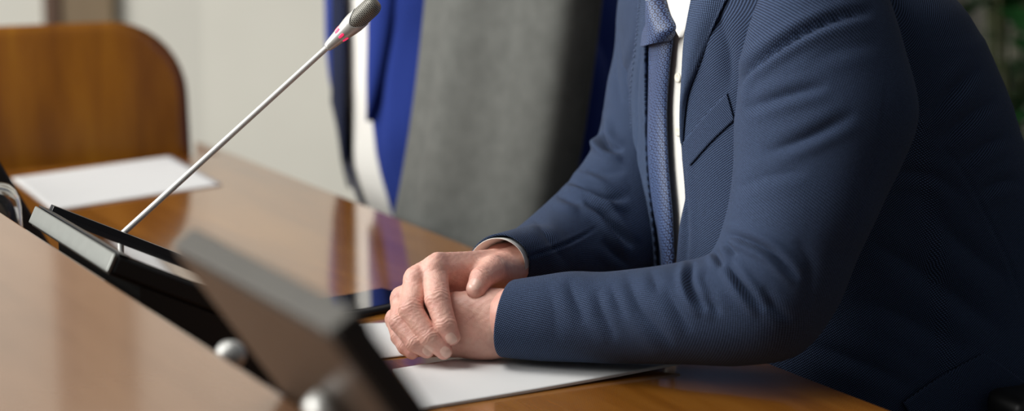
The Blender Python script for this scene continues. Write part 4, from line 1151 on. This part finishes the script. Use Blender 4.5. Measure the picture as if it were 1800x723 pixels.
for s in (1, -1):
    Jl = [(.06, .16*s, 1.185), (.055, .235*s, 1.13), (.02, .27*s, .98), (.0, .275*s, .84), (.01, .272*s, .745), (.05, .25*s, .665), (.09, .225*s, .600)]
    W_ = [fl2.w(np.array(j)) for j in Jl]; P, pth, T = joint_sleeve(W_, (.05, .078, .076, .066, .064, .054, .046))
    P = tuck_in(add_folds(P, True, [], pth[:, None], .003), T); cloth('sleeve', P, MAT['blue'], jk2, True)
    q = [np.array(j) for j in Jl]
    B.cone((.05, .08*s, 1.1), q[1], .07, .055, .04)
    for i in range(1, 6): B.cone(q[i], q[i+1], (.05, .05, .047, .044, .042, .034)[i], (.05, .05, .047, .044, .038, .030)[i], .02)
    relaxed_hand(B, q[6]+np.array([.008, -.006*s, 0]), (.62, -.05*s, -.75), (0, -1.*s, .05), (.75, -.0*s, .62))
    link('shirt_cuff', grid_mesh('shirt_cuff', cuff(P[-5], T[-1], P[-5].mean(0), .9, .003, .012), closed=True), MAT['shirt'], sh2, True, True)
for s in (1, -1): B.cone(hips2+[.37, .125*s, -.43], hips2+[.45, .13*s, -.50], .04, .03, .02)
Vb, Qb = B.surf(); Vb = relax(Vb, Qb, 2, .35); me = mesh('body', fl2.w(Vb), Qb); add_blush(me, np.full(len(Vb), .25))
body2 = link('body', me, MAT['skin'], man2, True, True); eyes(fl2, head2, body2); hair_cap(fl2, head2, man2); clothes_below(fl2, hips2, man2, MAT['trousers'])

# the chairs the two men sit on
def chair_copy(src, label, loc, rz):
    def cp(o, par):
        c = o.copy(); COL.objects.link(c)
        if par is not None: c.parent = par
        for ch in o.children: cp(ch, c)
        return c
    r = cp(src, None); r.location = tuple(map(float, loc)); r.rotation_euler = (0, 0, rz); r['label'] = label; return r
chair_copy(CH, 'grey swivel chair under the blurred person in royal blue', (o2[0]+.158, o2[1]+.086, 0), math.atan2(.465, .885))
MC = chair_copy(CH, 'swivel chair under the near man in navy, black armrest at lower right', (.542, 2.341, 0), math.atan2(.342, .94))
for sg in (1, -1):
    ap = link('armrest_pad', bm_mesh('armrest_pad', box_bm((-.128, .243, .672), (.20, .315, .708), .014, 4) if sg > 0 else box_bm((-.128, -.315, .672), (.20, -.243, .708), .014, 4)), MAT['blackplastic'], MC)
    tube('armrest_post', [(.07, .262*sg, .36), (.07, .285*sg, .42), (.07, .285*sg, .673)], .016, MAT['blackplastic'], MC, 12)
# ================================================================== light and camera
w = bpy.data.worlds.new('room_light'); SC.world = w; w.use_nodes = True
bg = w.node_tree.nodes['Background']; bg.inputs[0].default_value = (.93, .96, 1.0, 1); bg.inputs[1].default_value = .14
def area(name, loc, aim, sx, sy, e, col):
    l = bpy.data.lights.new(name, 'AREA'); l.shape = 'RECTANGLE'; l.size = sx; l.size_y = sy; l.energy = e; l.color = col
    o = bpy.data.objects.new(name, l); COL.objects.link(o); o.location = loc
    o.rotation_euler = (Vector(aim)-Vector(loc)).to_track_quat('-Z', 'Y').to_euler(); return o
area('window_daylight', (-3.4, 1.75, 1.9), (.2, 2.4, .95), 2.8, 2.0, 205, (1.0, .985, .95))
area('ceiling_panel', (-1.0, 1.8, 2.6), (-.1, 2.0, .75), 1.1, .9, 24, (1.0, .98, .95))
area('back_room_daylight', (-2.6, 3.6, 2.7), (-1.2, 5.6, 1.0), 2.0, 1.2, 22, (1.0, .98, .94))
cam = bpy.data.cameras.new('camera'); co = bpy.data.objects.new('camera', cam); COL.objects.link(co)
co.location = (0, 0, EYE); co.rotation_euler = (PI/2-PITCH, 0, 0)
cam.lens = 70; cam.sensor_width = 36; cam.clip_start = .05
cam.dof.use_dof = True; cam.dof.focus_distance = 2.07; cam.dof.aperture_fstop = 2.6; cam.dof.aperture_blades = 9
SC.camera = co
SC.view_settings.view_transform = 'Standard'; SC.view_settings.look = 'None'
SC.view_settings.exposure = 0.0; SC.view_settings.gamma = 1.0; SC.view_settings.use_curve_mapping = False
